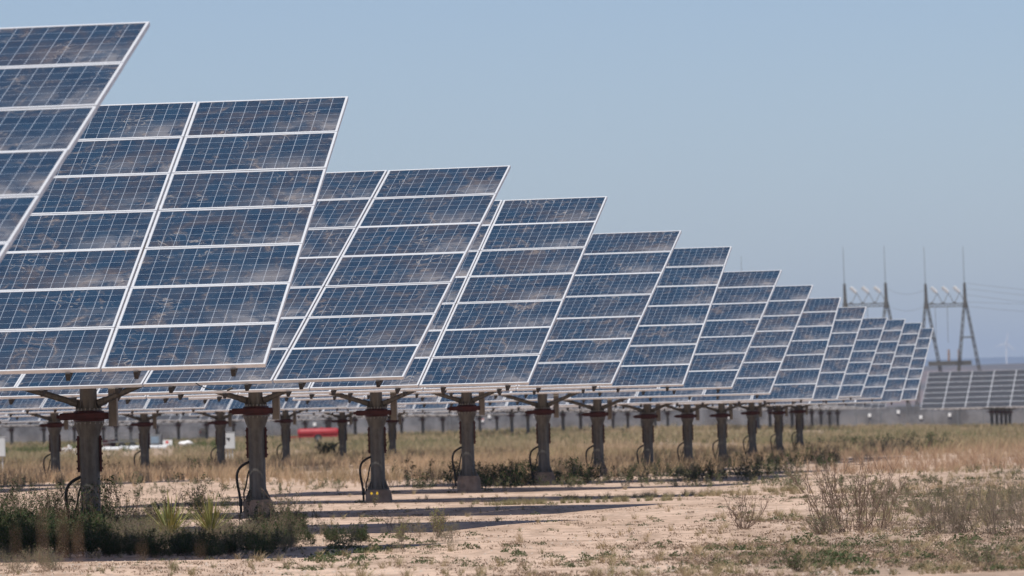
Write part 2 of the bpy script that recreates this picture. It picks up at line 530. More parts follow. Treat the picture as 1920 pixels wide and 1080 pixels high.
# pole with base gussets and flared top
mb = MB()
mb.lathe([(0.235, 0.19), (0.235, 0.212), (0.168, 0.214), (0.158, 0.36), (0.150, 0.46), (0.149, 1.42), (0.152, 1.46), (0.185, 1.58), (0.222, 1.685), (0.232, 1.69), (0.232, 1.706)], 28)
for k in range(10):
    a = 2 * math.pi * k / 10 + 0.2
    u = Vector((math.cos(a), math.sin(a), 0)); w = Vector((-u.y, u.x, 0)) * 0.006
    p = [u * 0.15 + Vector((0, 0, 0.213)), u * 0.228 + Vector((0, 0, 0.213)), u * 0.15 + Vector((0, 0, 0.40))]
    mb.add([q + w for q in p] + [q - w for q in p], [(0, 1, 2), (5, 4, 3), (0, 3, 4, 1), (1, 4, 5, 2), (2, 5, 3, 0)])
    p = [u * 0.15 + Vector((0, 0, 1.46)), u * 0.228 + Vector((0, 0, 1.688)), u * 0.15 + Vector((0, 0, 1.688))]
    mb.add([q + w for q in p] + [q - w for q in p], [(0, 1, 2), (5, 4, 3), (0, 3, 4, 1), (1, 4, 5, 2), (2, 5, 3, 0)])
    mb.lathe([(0.012, 0.212), (0.012, 0.255)], 6, (u.x * 0.205, u.y * 0.205, 0))
ME_POLE = mb.mesh('pole', M['steel'], True)
# footing
mb = MB(); mb.lathe([(0.44, -0.30), (0.425, 0.0), (0.40, 0.14), (0.37, 0.182), (0.30, 0.192)], 26)
_v = []
for p in mb.v:
    q = 1 + 0.03 * math.sin(p[0] * 19 + p[2] * 13) + 0.02 * math.sin(p[1] * 31)
    _v.append((p[0] * q * .66, p[1] * q * .66, p[2]))
mb.v = _v
ME_FOOT = mb.mesh('footing', M['conc'], True)
# slewing ring + bolts
mb = MB(); mb.lathe([(0.205, RING - 0.082), (0.232, RING - 0.078), (0.236, RING - 0.05), (0.236, RING + 0.05), (0.228, RING + 0.08), (0.20, RING + 0.084)], 30)
for k in range(18):
    a = 2 * math.pi * k / 18
    for z, r in ((RING + 0.085, 0.19), (RING - 0.118, 0.222)):
        mb.lathe([(0.011, z), (0.011, z + 0.035)], 6, (r * math.cos(a), r * math.sin(a), 0), 1)
ME_RING = mb.mesh('slewing_ring', [M['red'], M['bolt']], True)
mb = MB(); mb.box((-0.05, -0.235, RING), (0.74, 0.13, 0.105), bev=0.012); mb.tube([(-0.41, -0.235, RING), (-0.47, -0.235, RING)], 0.03, 10)
ME_GEAR = mb.mesh('gear_housing', M['red'])
# upper mast, square struts, hanging channel
mb = MB(); mb.lathe([(0.195, RING + 0.086), (0.195, RING + 0.11), (0.133, RING + 0.115), (0.13, RING + 0.25), (0.13, RING + 1.8)], 24)
for k in range(8):
    a = 2 * math.pi * k / 8 + 0.3
    u = Vector((math.cos(a), math.sin(a), 0)); w = Vector((-u.y, u.x, 0)) * 0.006
    p = [u * 0.13 + Vector((0, 0, RING + .11)), u * 0.19 + Vector((0, 0, RING + .11)), u * 0.13 + Vector((0, 0, RING + .25))]
    mb.add([q + w for q in p] + [q - w for q in p], [(0, 1, 2), (5, 4, 3), (0, 3, 4, 1), (1, 4, 5, 2), (2, 5, 3, 0)])
ME_MAST = mb.mesh('mast', M['steel'], True)


def strut_mesh(s):
    mb = MB()
    a, b = Vector((s * 0.16, 0, RING + 0.19)), Vector((s * 3.2, -1.0, RING + 1.24))
    d = (b - a).normalized()
    mb.tube([a + d * 0.10, b], 0.048, 12)
    mb.tube([a + d * 0.02, a + d * 0.14], [0.06, 0.058], 12)
    mb.box((s * 0.16, 0, RING + 0.18), (0.09, 0.02, 0.14))
    return mb.mesh('strut', M['steel'], True)


ME_STRUT = [strut_mesh(-1), strut_mesh(1)]
mb = MB()
mb.box((0.315, 0.20, RING + 0.62), (0.13, 0.006, 1.55)); mb.box((0.253, 0.235, RING + 0.62), (0.006, 0.064, 1.55)); mb.box((0.377, 0.235, RING + 0.62), (0.006, 0.064, 1.55))
mb.box((0.315, 0.235, RING - 0.158), (0.136, 0.075, 0.01))
ME_CHAN = mb.mesh('drive_channel', M['channel'])


def flange_mesh(s):
    mb = MB()
    mb.box((s * 0.168, -0.02, 1.22), (0.034, 0.05, 0.55))
    for k in range(5):
        mb.tube([(s * 0.175, -0.055, 1.0 + 0.11 * k), (s * 0.175, 0.02, 1.0 + 0.11 * k)], 0.017, 6)
        mb.box((s * 0.19, -0.02, 1.0 + 0.11 * k), (0.02, 0.03, 0.03))
    return mb.mesh('clamp_flange', M['red'])


ME_FLANGE = [flange_mesh(-1), flange_mesh(1)]


def bez(p0, p1, p2, p3, n=12):
    out = []
    for i in range(n + 1):
        t = i / n
        out.append(Vector(p0) * (1 - t) ** 3 + Vector(p1) * 3 * t * (1 - t) ** 2 + Vector(p2) * 3 * t * t * (1 - t) + Vector(p3) * t ** 3)
    return out


mb = MB(); mb.tube(bez((-0.13, -0.02, 0.88), (-0.36, -0.04, 0.78), (-0.42, -0.05, 0.72), (-0.33, -0.05, 0.30), 14) + [Vector((-0.31, -0.05, 0.1)), Vector((-0.31, -0.05, -0.05))], 0.024, 8)
mb.tube([(-0.31, -0.05, 0.08), (-0.31, -0.05, 0.22)], 0.034, 8)
ME_COND = [mb.mesh('conduit', M['black'], True)]
mb = MB(); mb.tube(bez((-0.14, -0.03, 0.72), (-0.20, -0.05, 0.62), (-0.17, -0.06, 0.52), (-0.25, -0.06, 0.32), 10) + [Vector((-0.25, -0.06, -0.05))], 0.015, 8)
ME_COND.append(mb.mesh('conduit', M['black'], True))
# far trackers are too small to show separate modules
mb = MB()
for c in range(NC):
    for r in range(NR):
        cx, cy = (c - 2.5) * CPI, (r - 3) * RPI
        panel_frame(mb, cx, cy, 0); glass_quad(mb, cx, cy, mi=2)
for c in range(NC):
    for s in (-1, 1):
        mb.box(((c - 2.5) * CPI + s * 0.58, -0.01, -0.1), (0.06, L + 0.03, 0.1), 3)


def far_glass():
    """module face as it reads from afar through shimmering air: the same cells, that greying put into the colour"""
    t = NT('greyed_module')
    sep = t.n('ShaderNodeSeparateXYZ'); t.link(t.coord(), sep.inputs[0])
    cu = t.math('MULTIPLY', sep.outputs[0], 1 / 0.158)
    f = t.math('FRACT', cu)
    ln = t.math('GREATER_THAN', t.math('ABSOLUTE', t.math('SUBTRACT', f, 0.5)), 0.47)
    n = t.noise(t.mapping(t.coord(), scale=(0.6, 2.5, 1)), 2.4, 5, 0.65)
    c = t.mix(t.ramp(n, .35, .7), (0.030, 0.034, 0.042), (0.080, 0.075, 0.072))  # greying of the distant air painted into the cell colour
    c = t.mix(t.math('MULTIPLY', ln, .4), c, (.22, .22, .23))
    t.link(c, t.p.inputs['Base Color']); t.p.inputs['Roughness'].default_value = 0.4
    return t.m


M['farglass'] = far_glass()
ME_ARRAY = mb.mesh('panel_array', [M['frame'], M['back'], M['farglass'], M['rail']])


def make_tracker(label, group, x, y, gz, zc, tilt, phi, lod):
    """x, y: post; gz: ground under it (nominal pole frame starts there); zc: height of the torque tube; phi: turn of the array"""
    root = thing('solar_tracker', label, 'solar tracker', (x, y, gz), 0.0, group)
    hz = zc - gz
    Rt = Matrix.Rotation(-phi, 4, 'Z')
    A = Matrix.Translation((0, 0, hz)) @ Rt @ Matrix.Rotation(tilt, 4, 'X')
    A2 = A @ Matrix.Translation((0, 0, OFF))

    def put(name, me, mat, parent=root):
        o = link(name, me, parent)
        o.matrix_local = mat
        return o
    I = Matrix.Identity(4)
    kz = Matrix.Translation((0, 0, (hz - 3.62)))      # parts above the ground ride with the tube height
    up = Matrix.Translation((0, 0, (hz - 3.62)))
    put('pole', ME_POLE, up)
    if lod < 2:
        put('footing', ME_FOOT, up)
    put('slewing_ring', ME_RING, up)
    put('mast', ME_MAST, up @ Rt)
    put('torque_tube', ME_TUBE, A)
    put('gear_housing', ME_GEAR, up)
    for s in (0, 1):
        put('strut', ME_STRUT[s], up @ Rt)
    if lod < 2:
        for s in (0, 1):
            put('clamp_flange', ME_FLANGE[s], up); put('conduit', ME_COND[s], up)
        put('drive_channel', ME_CHAN, up @ Rt)
        for c in range(NC):
            for s in (-1, 1):
                put('rail', ME_RAIL, A2 @ Matrix.Translation(((c - 2.5) * CPI + s * 0.58, 0, 0)))
        for c in range(NC):
            for r in range(NR):
                jit = Matrix.Translation(((c - 2.5) * CPI + (0.010 if c < 3 else -0.010) + random.uniform(-.002, .002), (r - 3) * RPI, random.uniform(-.004, .004))) @ Matrix.Rotation(random.uniform(-.0025, .0025), 4, 'X') @ Matrix.Rotation(random.uniform(-.0012, .0012), 4, 'Y')
                if lod == 0:
                    p = put('solar_panel', ME_FRAME, A2 @ jit)
                    put('glass', ME_GLASS, I, p)
                else:
                    put('solar_panel', ME_PANEL, A2 @ jit)
    else:
        put('panel_array', ME_ARRAY, A2)
    return root


ORD = ['nearest', 'second nearest', 'third nearest', 'fourth nearest', 'fifth nearest', 'sixth nearest', 'seventh nearest', 'eighth nearest', 'ninth nearest',
       'tenth nearest', 'eleventh nearest', 'twelfth nearest', 'thirteenth nearest', 'farthest']
ROW_A = [  # lower right corner of each array (x, y, height against the eye), tilt, turn: as surveyed along the front row
    (-4.673, 47.721, 0.847, 0.4543, 0.2211),
    (-2.867, 67.155, 0.842, 0.517, 0.146), (-1.555, 82.443, 0.795, 0.487, 0.265), (0.279, 99.148, 0.809, 0.51, 0.256),
    (1.989, 115.139, 0.867, 0.482, 0.27), (3.909, 131.813, 0.928, 0.496, 0.234), (5.627, 147.663, 0.941, 0.466, 0.266),
    (7.315, 163.909, 0.844, 0.476, 0.266), (9.385, 180.252, 0.735, 0.487, 0.215), (11.036, 196.192, 0.748, 0.484, 0.239),
    (12.825, 212.405, 0.899, 0.442, 0.235), (14.62, 228.547, 0.871, 0.478, 0.238), (16.439, 244.572, 0.77, 0.513, 0.239),
    (18.223, 260.709, 0.887, 0.495, 0.218)]


def from_corner(bx, by, bz, th, ph):
    u = Vector((math.cos(ph), -math.sin(ph), 0)); h = Vector((math.sin(ph), math.cos(ph), 0))
    v = h * math.cos(th) + Vector((0, 0, math.sin(th)))
    n = u.cross(v)
    return Vector((bx, by, bz + EYE)) - u * (NC * CPI / 2 + 0.02) + v * 3.5 - n * OFF


trackers_a = []
for i, row in enumerate(ROW_A):
    c = from_corner(*row)
    gz = float(ground_z(c.x, c.y))
    lab = ('blue solar tracker of white-framed panels, %s in the front row' % ORD[i]) if i else 'blue solar tracker cut off by the left edge, nearest in the front row'
    # all measured heights of the tube lie near 3.62 above a nominal pole foot
    trackers_a.append(make_tracker(lab, 'trackers in the front row', c.x, c.y, gz, c.z, row[3], row[4], 0))

NB = 0
for m in range(-3, 6):
    y = 182.36 + 16.26 * m
    x = -34.74 + 0.1103 * y
    gz = float(ground_z(x, y))
    make_tracker('solar tracker of white-framed blue panels, %s in the second row' % ORD[m + 3], 'trackers in the second row',
                 x, y, gz, gz + 3.62 + random.uniform(-.06, .06), 0.487 + random.uniform(-.02, .02), 0.24 + random.uniform(-.025, .025), 1)
for i, m in enumerate((3, 4, 5)):
    y = 182.36 + 16.26 * m
    x = -53.7 + 0.1103 * y
    gz = float(ground_z(x, y))
    make_tracker('blue solar tracker low at the left edge, %s in the third row' % ORD[i], 'trackers in the third row', x, y, gz, gz + 3.6, 0.487, 0.24, 1)

ROWW = ['first', 'second', 'third', 'fourth', 'fifth', 'sixth']
for k, Lr in enumerate((13.97, 34.74, 53.7, 72.75, 91.7, 110.7)):
    cnt = 0
    ds = [510 + 16.35 * n for n in range(9)]
    if k == 0:
        ds = ds[:5]
    if k == 2:
        ds = [484, 496.5] + ds
    for y in ds:
        x = -Lr + 0.1103 * y
        px = 960 + x / y * FPX
        if not -140 < px < 2060:
            continue
        gz = float(ground_z(x, y))
        zc = gz + 3.62 - (0.15 if k == 0 else 0)
        make_tracker('hazy grey tracker before the fence, %s in the %s far row from right' % (ORD[cnt], ROWW[k]), 'far trackers before the fence',
                     x, y, gz, zc, 0.487, 0.24 if k else 0.2, 2)
        cnt += 1

# loose lead hanging from the lower edge of the third tracker
t2 = trackers_a[2]
A0 = from_corner(*ROW_A[2])
mb = MB()
s0 = on(367, 81.9, 718); s1 = on(385, 81.9, 731); s2 = on(408, 81.9, 735); s3 = on(432, 81.9, 729)
mb.tube(bez(s0, s1, s2, s3, 14), 0.008, 6); mb.tube([s3 - Vector((0.05, 0, .02)), s3 + Vector((0.03, 0, 0.012))], 0.02, 6)
mb.v = [(p[0] - t2.location.x, p[1] - t2.location.y, p[2] - t2.location.z) for p in mb.v]
mb.build('loose_cable', M['black'], t2)


# ------------------------------------------------------------------ electrical cabinets
def cabinet(label, loc, s=1.0, rz=0.1):
    t = thing('electrical_cabinet', label, 'electrical cabinet', loc, rz, 'electrical cabinets')
    mb = MB(); mb.box((0, 0, 1.06), (0.66, 0.26, 0.76), bev=0.012); mb.build('housing', M['boxgrey'], t)
    mb = MB(); mb.box((0, -0.137, 1.06), (0.60, 0.014, 0.70), bev=0.004); d = mb.build('door', M['boxgrey'], t)
    mb = MB(); mb.box((0.02, -0.155, 1.17), (0.16, 0.02, 0.05)); mb.box((0.04, -0.16, 1.13), (0.06, 0.03, 0.10)); mb.build('handle', M['black'], d)
    mb = MB(); mb.box((-0.25, -0.1465, 1.12), (0.13, 0.004, 0.22)); mb.build('warning_label', M['sticker'], d)
    for k in range(4):
        mb = MB(); mb.tube([(-0.21 + 0.14 * k, 0, -0.1), (-0.21 + 0.14 * k, 0, 0.69)], 0.027, 10); mb.build('leg', M['pvc'], t, True)
    mb = MB(); mb.box((0, 0, 1.455), (0.72, 0.32, 0.02)); mb.build('rain_hood', M['boxgrey'], t)
    return t


p = on(426, 262); cabinet('grey electrical cabinet with red label on white legs, behind the third post', p)
p = on(-7, 224); cabinet('grey electrical cabinet cut off by the left edge of the photo', p)
p = on(380, 560); cabinet('small far grey electrical cabinet standing before the fence', p, rz=0)

# ------------------------------------------------------------------ red tank trailer
p = on(596, 480)
t = thing('tank_trailer', 'bright red tank trailer with a black wheel parked between distant posts', 'trailer', p, 0.06)
mb = MB()
prof = [(0.05, -1.72), (0.22, -1.70), (0.31, -1.60), (0.34, -1.45), (0.34, 1.45), (0.31, 1.60), (0.22, 1.70), (0.05, 1.72)]
mb.tube([(z, 0, 0.83) for r, z in prof], [r for r, z in prof], 22)
mb.build('tank', M['tank'], t, True)
mb = MB(); mb.box((0, -0.28, 0.47), (3.3, 0.07, 0.09)); mb.box((0, 0.28, 0.47), (3.3, 0.07, 0.09)); mb.box((-2.1, 0, 0.47), (1.0, 0.08, 0.08)); mb.box((-1.5, 0, 0.46), (0.1, 0.62, 0.08)); mb.box((1.5, 0, 0.46), (0.1, 0.62, 0.08))
mb.build('chassis', M['tank'], t)
for s in (-1, 1):
    mb = MB(); mb.tube([(0.0, s * 0.42, 0.33), (0.0, s * 0.60, 0.33)], 0.33, 20); w = mb.build('wheel', M['black'], t, True)
    mb = MB(); mb.tube([(0.0, s * 0.585, 0.33), (0.0, s * 0.615, 0.33)], 0.15, 14); mb.build('rim', M['greyb'], w, True)
    mb = MB(); mb.tube(bez((-0.45, s * 0.5, 0.42), (-0.35, s * 0.5, 0.80), (0.35, s * 0.5, 0.80), (0.45, s * 0.5, 0.42), 8), 0.03, 6); mb.build('mudguard', M['tank'], t, True)
mb = MB(); mb.box((-1.52, 0, 0.22), (0.09, 0.09, 0.44)); mb.build('jack_leg', M['black'], t)
mb = MB(); mb._lathe([(0.12, 1.15), (0.12, 1.21), (0.10, 1.23)], 14, (0.3, 0, 0), 0); mb.build('filler_cap', M['tank'], t, True)

# ------------------------------------------------------------------ building yard at the left
def yard():
    p = on(125, 400); t = thing('rubble_pile', 'pile of broken pale boards and rubble at far left', 'rubble pile', p)
    mb = MB()
    for k in range(60):
        a = random.uniform(0, 6.28); r = abs(random.gauss(0, 0.55)); h = max(0.03, 0.55 - r * 0.5)
        R = Matrix.Rotation(random.uniform(0, 3), 3, 'Z') @ Matrix.Rotation(random.uniform(-.6, .6), 3, 'Y') @ Matrix.Rotation(random.uniform(-.4, .4), 3, 'X')
        mb.box((r * math.cos(a) * 1.2, r * math.sin(a), random.uniform(0.05, h)), (random.uniform(.25, .9), random.uniform(.08, .2), random.uniform(.03, .09)), random.choice((0, 0, 1)), R)
    mb.build('board_heap', [M['wood'], M['tarp']], t)
    p = on(235, 430)
    t = thing('flatbed_trailer', 'grey flatbed trailer with dark boxes parked beyond the second row', 'trailer', p, 0.05)
    mb = MB(); mb.box((0, 0, 0.62), (2.6, 1.6, 0.10), bev=0.01); mb.box((-1.7, 0, 0.55), (0.9, 0.1, 0.08)); mb.build('deck', M['greyb'], t)
    for sx in (-0.3, 0.5):
        for s in (-1, 1):
            mb = MB(); mb.tube([(sx, s * 0.66, 0.29), (sx, s * 0.82, 0.29)], 0.29, 18); w = mb.build('wheel', M['black'], t, True)
            mb = MB(); mb.tube([(sx, s * 0.81, 0.29), (sx, s * 0.835, 0.29)], 0.13, 12); mb.build('rim', M['greyb'], w, True)
    mb = MB()
    for k in range(4):
        mb.box((-1.25 + k * 0.83, -0.75, 0.98), (0.05, 0.05, 0.62))
    mb.box((0, -0.75, 1.26), (2.6, 0.05, 0.05)); mb.box((0, -0.75, 0.95), (2.6, 0.04, 0.05)); mb.build('side_rail', M['greyb'], t)
    p = on(204, 431)
    p.z += 0.0
    t = thing('steel_crate', 'dark red steel crate standing behind the second tracker post', 'crate', p, 0.1)
    mb = MB(); mb.box((0, 0, 0.45), (0.95, 0.7, 0.62), bev=0.01)
    mb.build('box', M['red'], t)
    mb = MB()
    for sx in (-.4, .4):
        mb.box((sx, 0, 0.06), (0.1, 0.7, 0.14))
    mb.build('skid', M['wood'], t)
    mb = MB(); mb.box((0, 0, 0.79), (1.0, 0.75, 0.05)); mb.build('lid', M['red'], t)
    p = on(289, 440)
    t = thing('generator', 'dark grey generator cabinet beyond the second row, right of the trailer', 'generator', p, -0.1)
    mb = MB(); mb.box((0, 0, 0.62), (1.15, 0.8, 0.90), bev=0.02); mb.build('housing', M['greyb'], t)
    mb = MB(); mb.box((0.1, -0.405, 0.66), (0.6, 0.02, 0.5)); mb.build('louvre_panel', M['bluegrey'], t)
    mb = MB(); mb.box((0, 0, 0.085), (1.2, 0.75, 0.15)); mb.build('skid', M['black'], t)
    mb = MB(); mb.tube([(0.35, 0.1, 1.07), (0.35, 0.1, 1.30)], 0.04, 8); mb.build('exhaust', M['black'], t)
    # white sheets lying on the ground
    mb = MB()
    a, b = on(188, 415), on(306, 418)
    for k in range(9):
        q = (k + 0.5) / 9
        c = a.lerp(b, q) + Vector((random.uniform(-.1, .1), random.uniform(-3, 3), 0.22 + random.uniform(0, .08)))
        c.z += float(ground_z(c.x, c.y)) - a.lerp(b, q).z
        mb.box(c, ((b - a).length / 9 * 1.02, 1.3, 0.09), 0, Matrix.Rotation(random.uniform(-.04, .04), 3, 'Y') @ Matrix.Rotation(0.10 + random.uniform(-.05, .05), 3, 'X'))
    tag(mb.build('white_sheeting', M['tarp']), 'strip of bright white sheeting lying on the far grass', 'sheeting')
    for px, lab, w in ((348, 'white lumpy wrapped bundle lying on far green grass', 1.0), (312, 'white board with a red mark beside the generator', 0)):
        p = on(px, 455)
        if w:
            mb = MB()
            mb._lathe([(0.3, -0.02), (0.46, 0.1), (0.5, 0.25), (0.36, 0.40), (0.1, 0.46)], 14, (0, 0, 0), 0)
            mb.v = [(x_ * (1 + .12 * math.sin(5 * y_ + z_ * 9)), y_ * (1 + .1 * math.sin(7 * x_)), z_ + .05 * math.sin(9 * x_)) for x_, y_, z_ in mb.v]
            mb.v = [(x_ * 1.15, y_, z_) for x_, y_, z_ in mb.v]
            tag(mb.build('wrapped_bundle', M['tarp'], None, True, p), lab, 'bundle')
        else:
            t = thing('sign_board', lab, 'sign', p, 0.1)
            mb = MB(); mb.box((0, 0, 0.36), (0.85, 0.03, 0.44)); mb.build('board', M['white'], t)
            mb = MB(); mb.box((0.02, -0.018, 0.40), (0.22, 0.004, 0.2)); mb.build('red_mark', M['sticker'], t)
            for s in (-.35, .35):
                mb = MB(); mb.box((s, 0.02, 0.06), (0.04, 0.04, 0.2)); mb.build('leg', M['wood'], t)


yard()


# ------------------------------------------------------------------ far fence with small signs
def fence():
    D = 690
    t = thing('slat_fence', 'long grey slatted fence running behind the far trackers', 'fence', (0, D, 0))
    xs = np.arange(-75, 78, 3.05)
    for i, x in enumerate(xs):
        z = float(ground_z(x, D))
        mb = MB(); mb.tube([(x, 0, z - 0.3), (x, 0, z + 2.5)], 0.045, 8); mb.build('post', M['fpost'], t)
        if i + 1 < len(xs):
            z2 = float(ground_z(xs[i + 1], D))
            mb = MB()
            for k in range(30):
                q = (k + .5) / 30
                xx = x + 3.05 * q
                mb.box((xx, 0.03 + 0.012 * (k % 2), z + (z2 - z) * q + 1.2), (0.094, 0.012, 2.4 + 0.02 * math.sin(k * 3.7)), 0)
            mb.build('slat_panel', M['fence'], t)
    n = 0
    words_ = ['leftmost', 'second from left', 'third from left', 'fourth from left', 'fifth from left', 'sixth from left', 'fifth from right', 'fourth from right', 'third from right', 'second from right', 'rightmost']
    for px, dz in ((590, 1.5), (655, 1.6), (905, 1.3), (918, 1.75), (1005, 1.6), (1365, 1.1), (1631, 1.4), (1685, 1.75), (1727, 1.15), (1781, 1.5), (1895, 1.7)):
        p = on(px, D - 0.12)
        t = thing('warning_sign', 'small white sign fixed to the grey fence, ' + words_[n], 'sign', (p.x, p.y, p.z + dz), 0, 'signs on the fence')
        mb = MB(); mb.box((0, 0, 0), (0.36, 0.02, 0.42), bev=0.006); mb.build('plate', M['white'], t)
        mb = MB(); mb.box((0, 0.03, 0.0), (0.05, 0.05, 0.5)); mb.build('bracket', M['fpost'], t)
        if px == 1365 or px == 905:
            mb = MB(); mb.box((0, -0.014, 0.12), (0.3, 0.006, 0.12)); mb.build('red_band', M['sticker'], t)
        n += 1


fence()


# ------------------------------------------------------------------ gantries, mast, turbine, wires
def gantry(label, px_l, px_r, D):
    c = on((px_l + px_r) / 2, D)
    w = (px_r - px_l) / FPX * D
    yh = 805.3 - 0.02595 * ((px_l + px_r) / 2 - 960)
    k = FPX / D

    def Z(py):
        return EYE + (yh - py) / k - c.z
    t = thing('line_gantry', label, 'power line gantry', c, 0.0, 'gantries carrying the power lines')
    sc = w / 6.9
    for s in (-1, 1):
        x0 = s * w / 2
        # a leg spreads to both sides below the beam
        for q, (dx, dy) in enumerate(((-1.35, -0.8), (2.05, 0.8))):
            mb = MB()
            zt, zb = Z(566), -0.5
            slope = (zt - zb) / (zt - Z(685))
            a = Vector((x0 + 0.12 * (1 if q else -1), 0, zt)); b = Vector((x0 + dx * sc * slope, dy * slope, zb))
            n = 9
            d = (b - a)
            wd = Vector((0.24, 0, 0))
            for e in (-1, 1):
                mb.tube([a + wd * e * .6, b + wd * e], [0.10, 0.13], 6)
            for i in range(n * 2):
                f0, f1 = i / (n * 2), (i + 1) / (n * 2)
                e = 1 if i % 2 else -1
                mb.tube([a + d * f0 + wd * e * .8, a + d * f1 - wd * e * .8], 0.05, 5)
            mb.build('leg', M['pylon'], t)
        mb = MB(); mb.tube([(x0, 0, Z(578)), (x0, 0, Z(560)), (x0 - .05, 0, Z(531))], [0.42, 0.30, 0.22], 8); mb.build('column', M['pylon'], t)
        mb = MB(); mb.tube([(x0 - .05, 0, Z(532)), (x0 - .12, 0, Z(462))], [0.05, 0.028], 6); mb.build('lightning_rod', M['pylon'], t)
        mb = MB(); mb.tube([(x0 - 1.0 * sc, -0.4, Z(633)), (x0 + 1.3 * sc, .4, Z(633))], 0.13, 6); mb.build('cross_brace', M['pylon'], t)
    mb = MB()
    for e in (-1, 1):
        mb.tube([(-w / 2, 0, Z(572) + e * .24), (w / 2, 0, Z(572) + e * .24)], 0.09, 6)
    for i in range(14):
        f0, f1 = -w / 2 + w * i / 14, -w / 2 + w * (i + 1) / 14
        e = 1 if i % 2 else -1
        mb.tube([(f0, 0, Z(572) + e * .24), (f1, 0, Z(572) - e * .24)], 0.05, 5)
    mb.build('beam', M['pylon'], t)
    mb = MB(); mb.box((w * 0.07, 0, Z(681)), (w * 0.95 + 1.0, 0.9, 0.75)); mb.box((w * .28, 0, Z(681) / 2 - .2), (0.32, 0.32, Z(681))); mb.build('platform', M['pylon'], t)
    for i in range(3):
        xa = -w / 2 + w * (0.14 + 0.29 * i)
        top = Vector((xa + w * .15, 0, Z(549)))
        mb = MB()
        mb.tube([(xa, 0, Z(570)), top], 0.05, 5); mb.tube([top, (xa + w * 0.29, 0, Z(570))], 0.05, 5); mb.box((xa, 0, Z(568)), (0.5, 0.3, 0.35))
        mb.build('support', M['pylon'], t)
        mb = MB()
        a = Vector((xa + w * .0, 0, Z(538))); b = top + Vector((-.05, 0, 0.05))
        d = b - a
        for q in range(7):
            mb.tube([a + d * (q / 7), a + d * ((q + .55) / 7)], 0.34, 10)
        mb.tube([a, b], 0.12, 6)
        mb.build('insulator', M['insul'], t, True)
    for xa, pt in ((-w * .27, 650), (w * 0.04, 642)):
        mb = MB(); mb.tube([(xa, 0, Z(575)), (xa, 0, Z(pt))], 0.035, 5); mb.build('down_lead', M['pylon'], t)
    for xa in (w * 0.04, w * .3):
        mb = MB()
        for q in range(6):
            mb.tube([(xa, -.3, Z(676) + q * .33), (xa, -.3, Z(676) + q * .33 + .2)], [.27, .2], 8)
        mb.tube([(xa, -.3, Z(680)), (xa, -.3, Z(655))], .1, 6)
        mb.build('post_insulator', M['brown_ins'], t)


gantry('steel gantry with three white insulators and two lightning rods, fully in view', 1743, 1816, 1000)
gantry('steel gantry half hidden behind the front row panels', 1591, 1668, 985)
c = on(1398, 990)
t = thing('lightning_mast', 'thin lone lightning mast rising behind the sixth front tracker', 'mast', c)
mb = MB(); mb.tube([(0, 0, -.5), (0, 0, 22)], [.3, .12], 8); mb.build('mast_tube', M['pylon'], t)
mb = MB(); mb.tube([(0, 0, 22), (0, 0, 29.6)], [.04, .025], 6); mb.build('lightning_rod', M['pylon'], t)
for n, (y0, y1, s) in enumerate(((531, 556, 6), (541, 572, 5), (553, 590, 4), (574, 580, 9), (566, 553, 7))):
    a, b = on(1812, 1000, y0), on(2250, 1010, y1)
    mb = MB(); mb.tube([a.lerp(b, q / 16) - Vector((0, 0, s * .12 * 4 * (q / 16) * (1 - q / 16))) for q in range(17)], 0.018, 4)
    tag(mb.build('power_line', M['pylon']), 'faint power line leaving the gantry to the right, %s from the top' % ('first', 'second', 'third', 'fifth', 'fourth')[n], 'power line', 'power lines right of the gantry')
for n, (y0, y1) in enumerate(((540, 542), (571, 573))):
    a, b = on(1662, 985, y0), on(1735, 1000, y1)
    mb = MB(); mb.tube([a.lerp(b, q / 12) - Vector((0, 0, 1.0 * 4 * (q / 12) * (1 - q / 12))) for q in range(13)], 0.018, 4)
    tag(mb.build('power_line', M['pylon']), '%s power line strung between the two gantries' % ('upper', 'lower')[n], 'power line', 'power lines between the gantries')
D = 11000
c = on(1888, D, 700); zt = on(1888, D, 645).z
t = thing('wind_turbine', 'pale wind turbine on the horizon at the far right', 'wind turbine', (c.x, D, 0))
mb = MB(); mb.tube([(0, 0, 0), (0, 0, zt)], [2.0, 1.2], 12); mb.build('tower', M['white'], t)
mb = MB(); mb.box((0, 0, zt + 1.5), (3, 6, 3), bev=.5); mb.build('nacelle', M['white'], t)
for a in (0.2, 2.3, 4.4):
    dv = Vector((math.sin(a), 0, math.cos(a)))
    mb = MB(); mb.tube([Vector((0, -5, zt + 1.5)), Vector((0, -5, zt + 1.5)) + dv * 6, Vector((0, -5, zt + 1.5)) + dv * 24], [0.6, 1.1, 0.2], 6); mb.build('blade', M['white'], t)


# ------------------------------------------------------------------ plants
def rand_dirs(n, up=0.3):
    v = rng.normal(size=(n, 3)); v[:, 2] = np.abs(v[:, 2]) + up
    return v / np.linalg.norm(v, axis=1)[:, None]


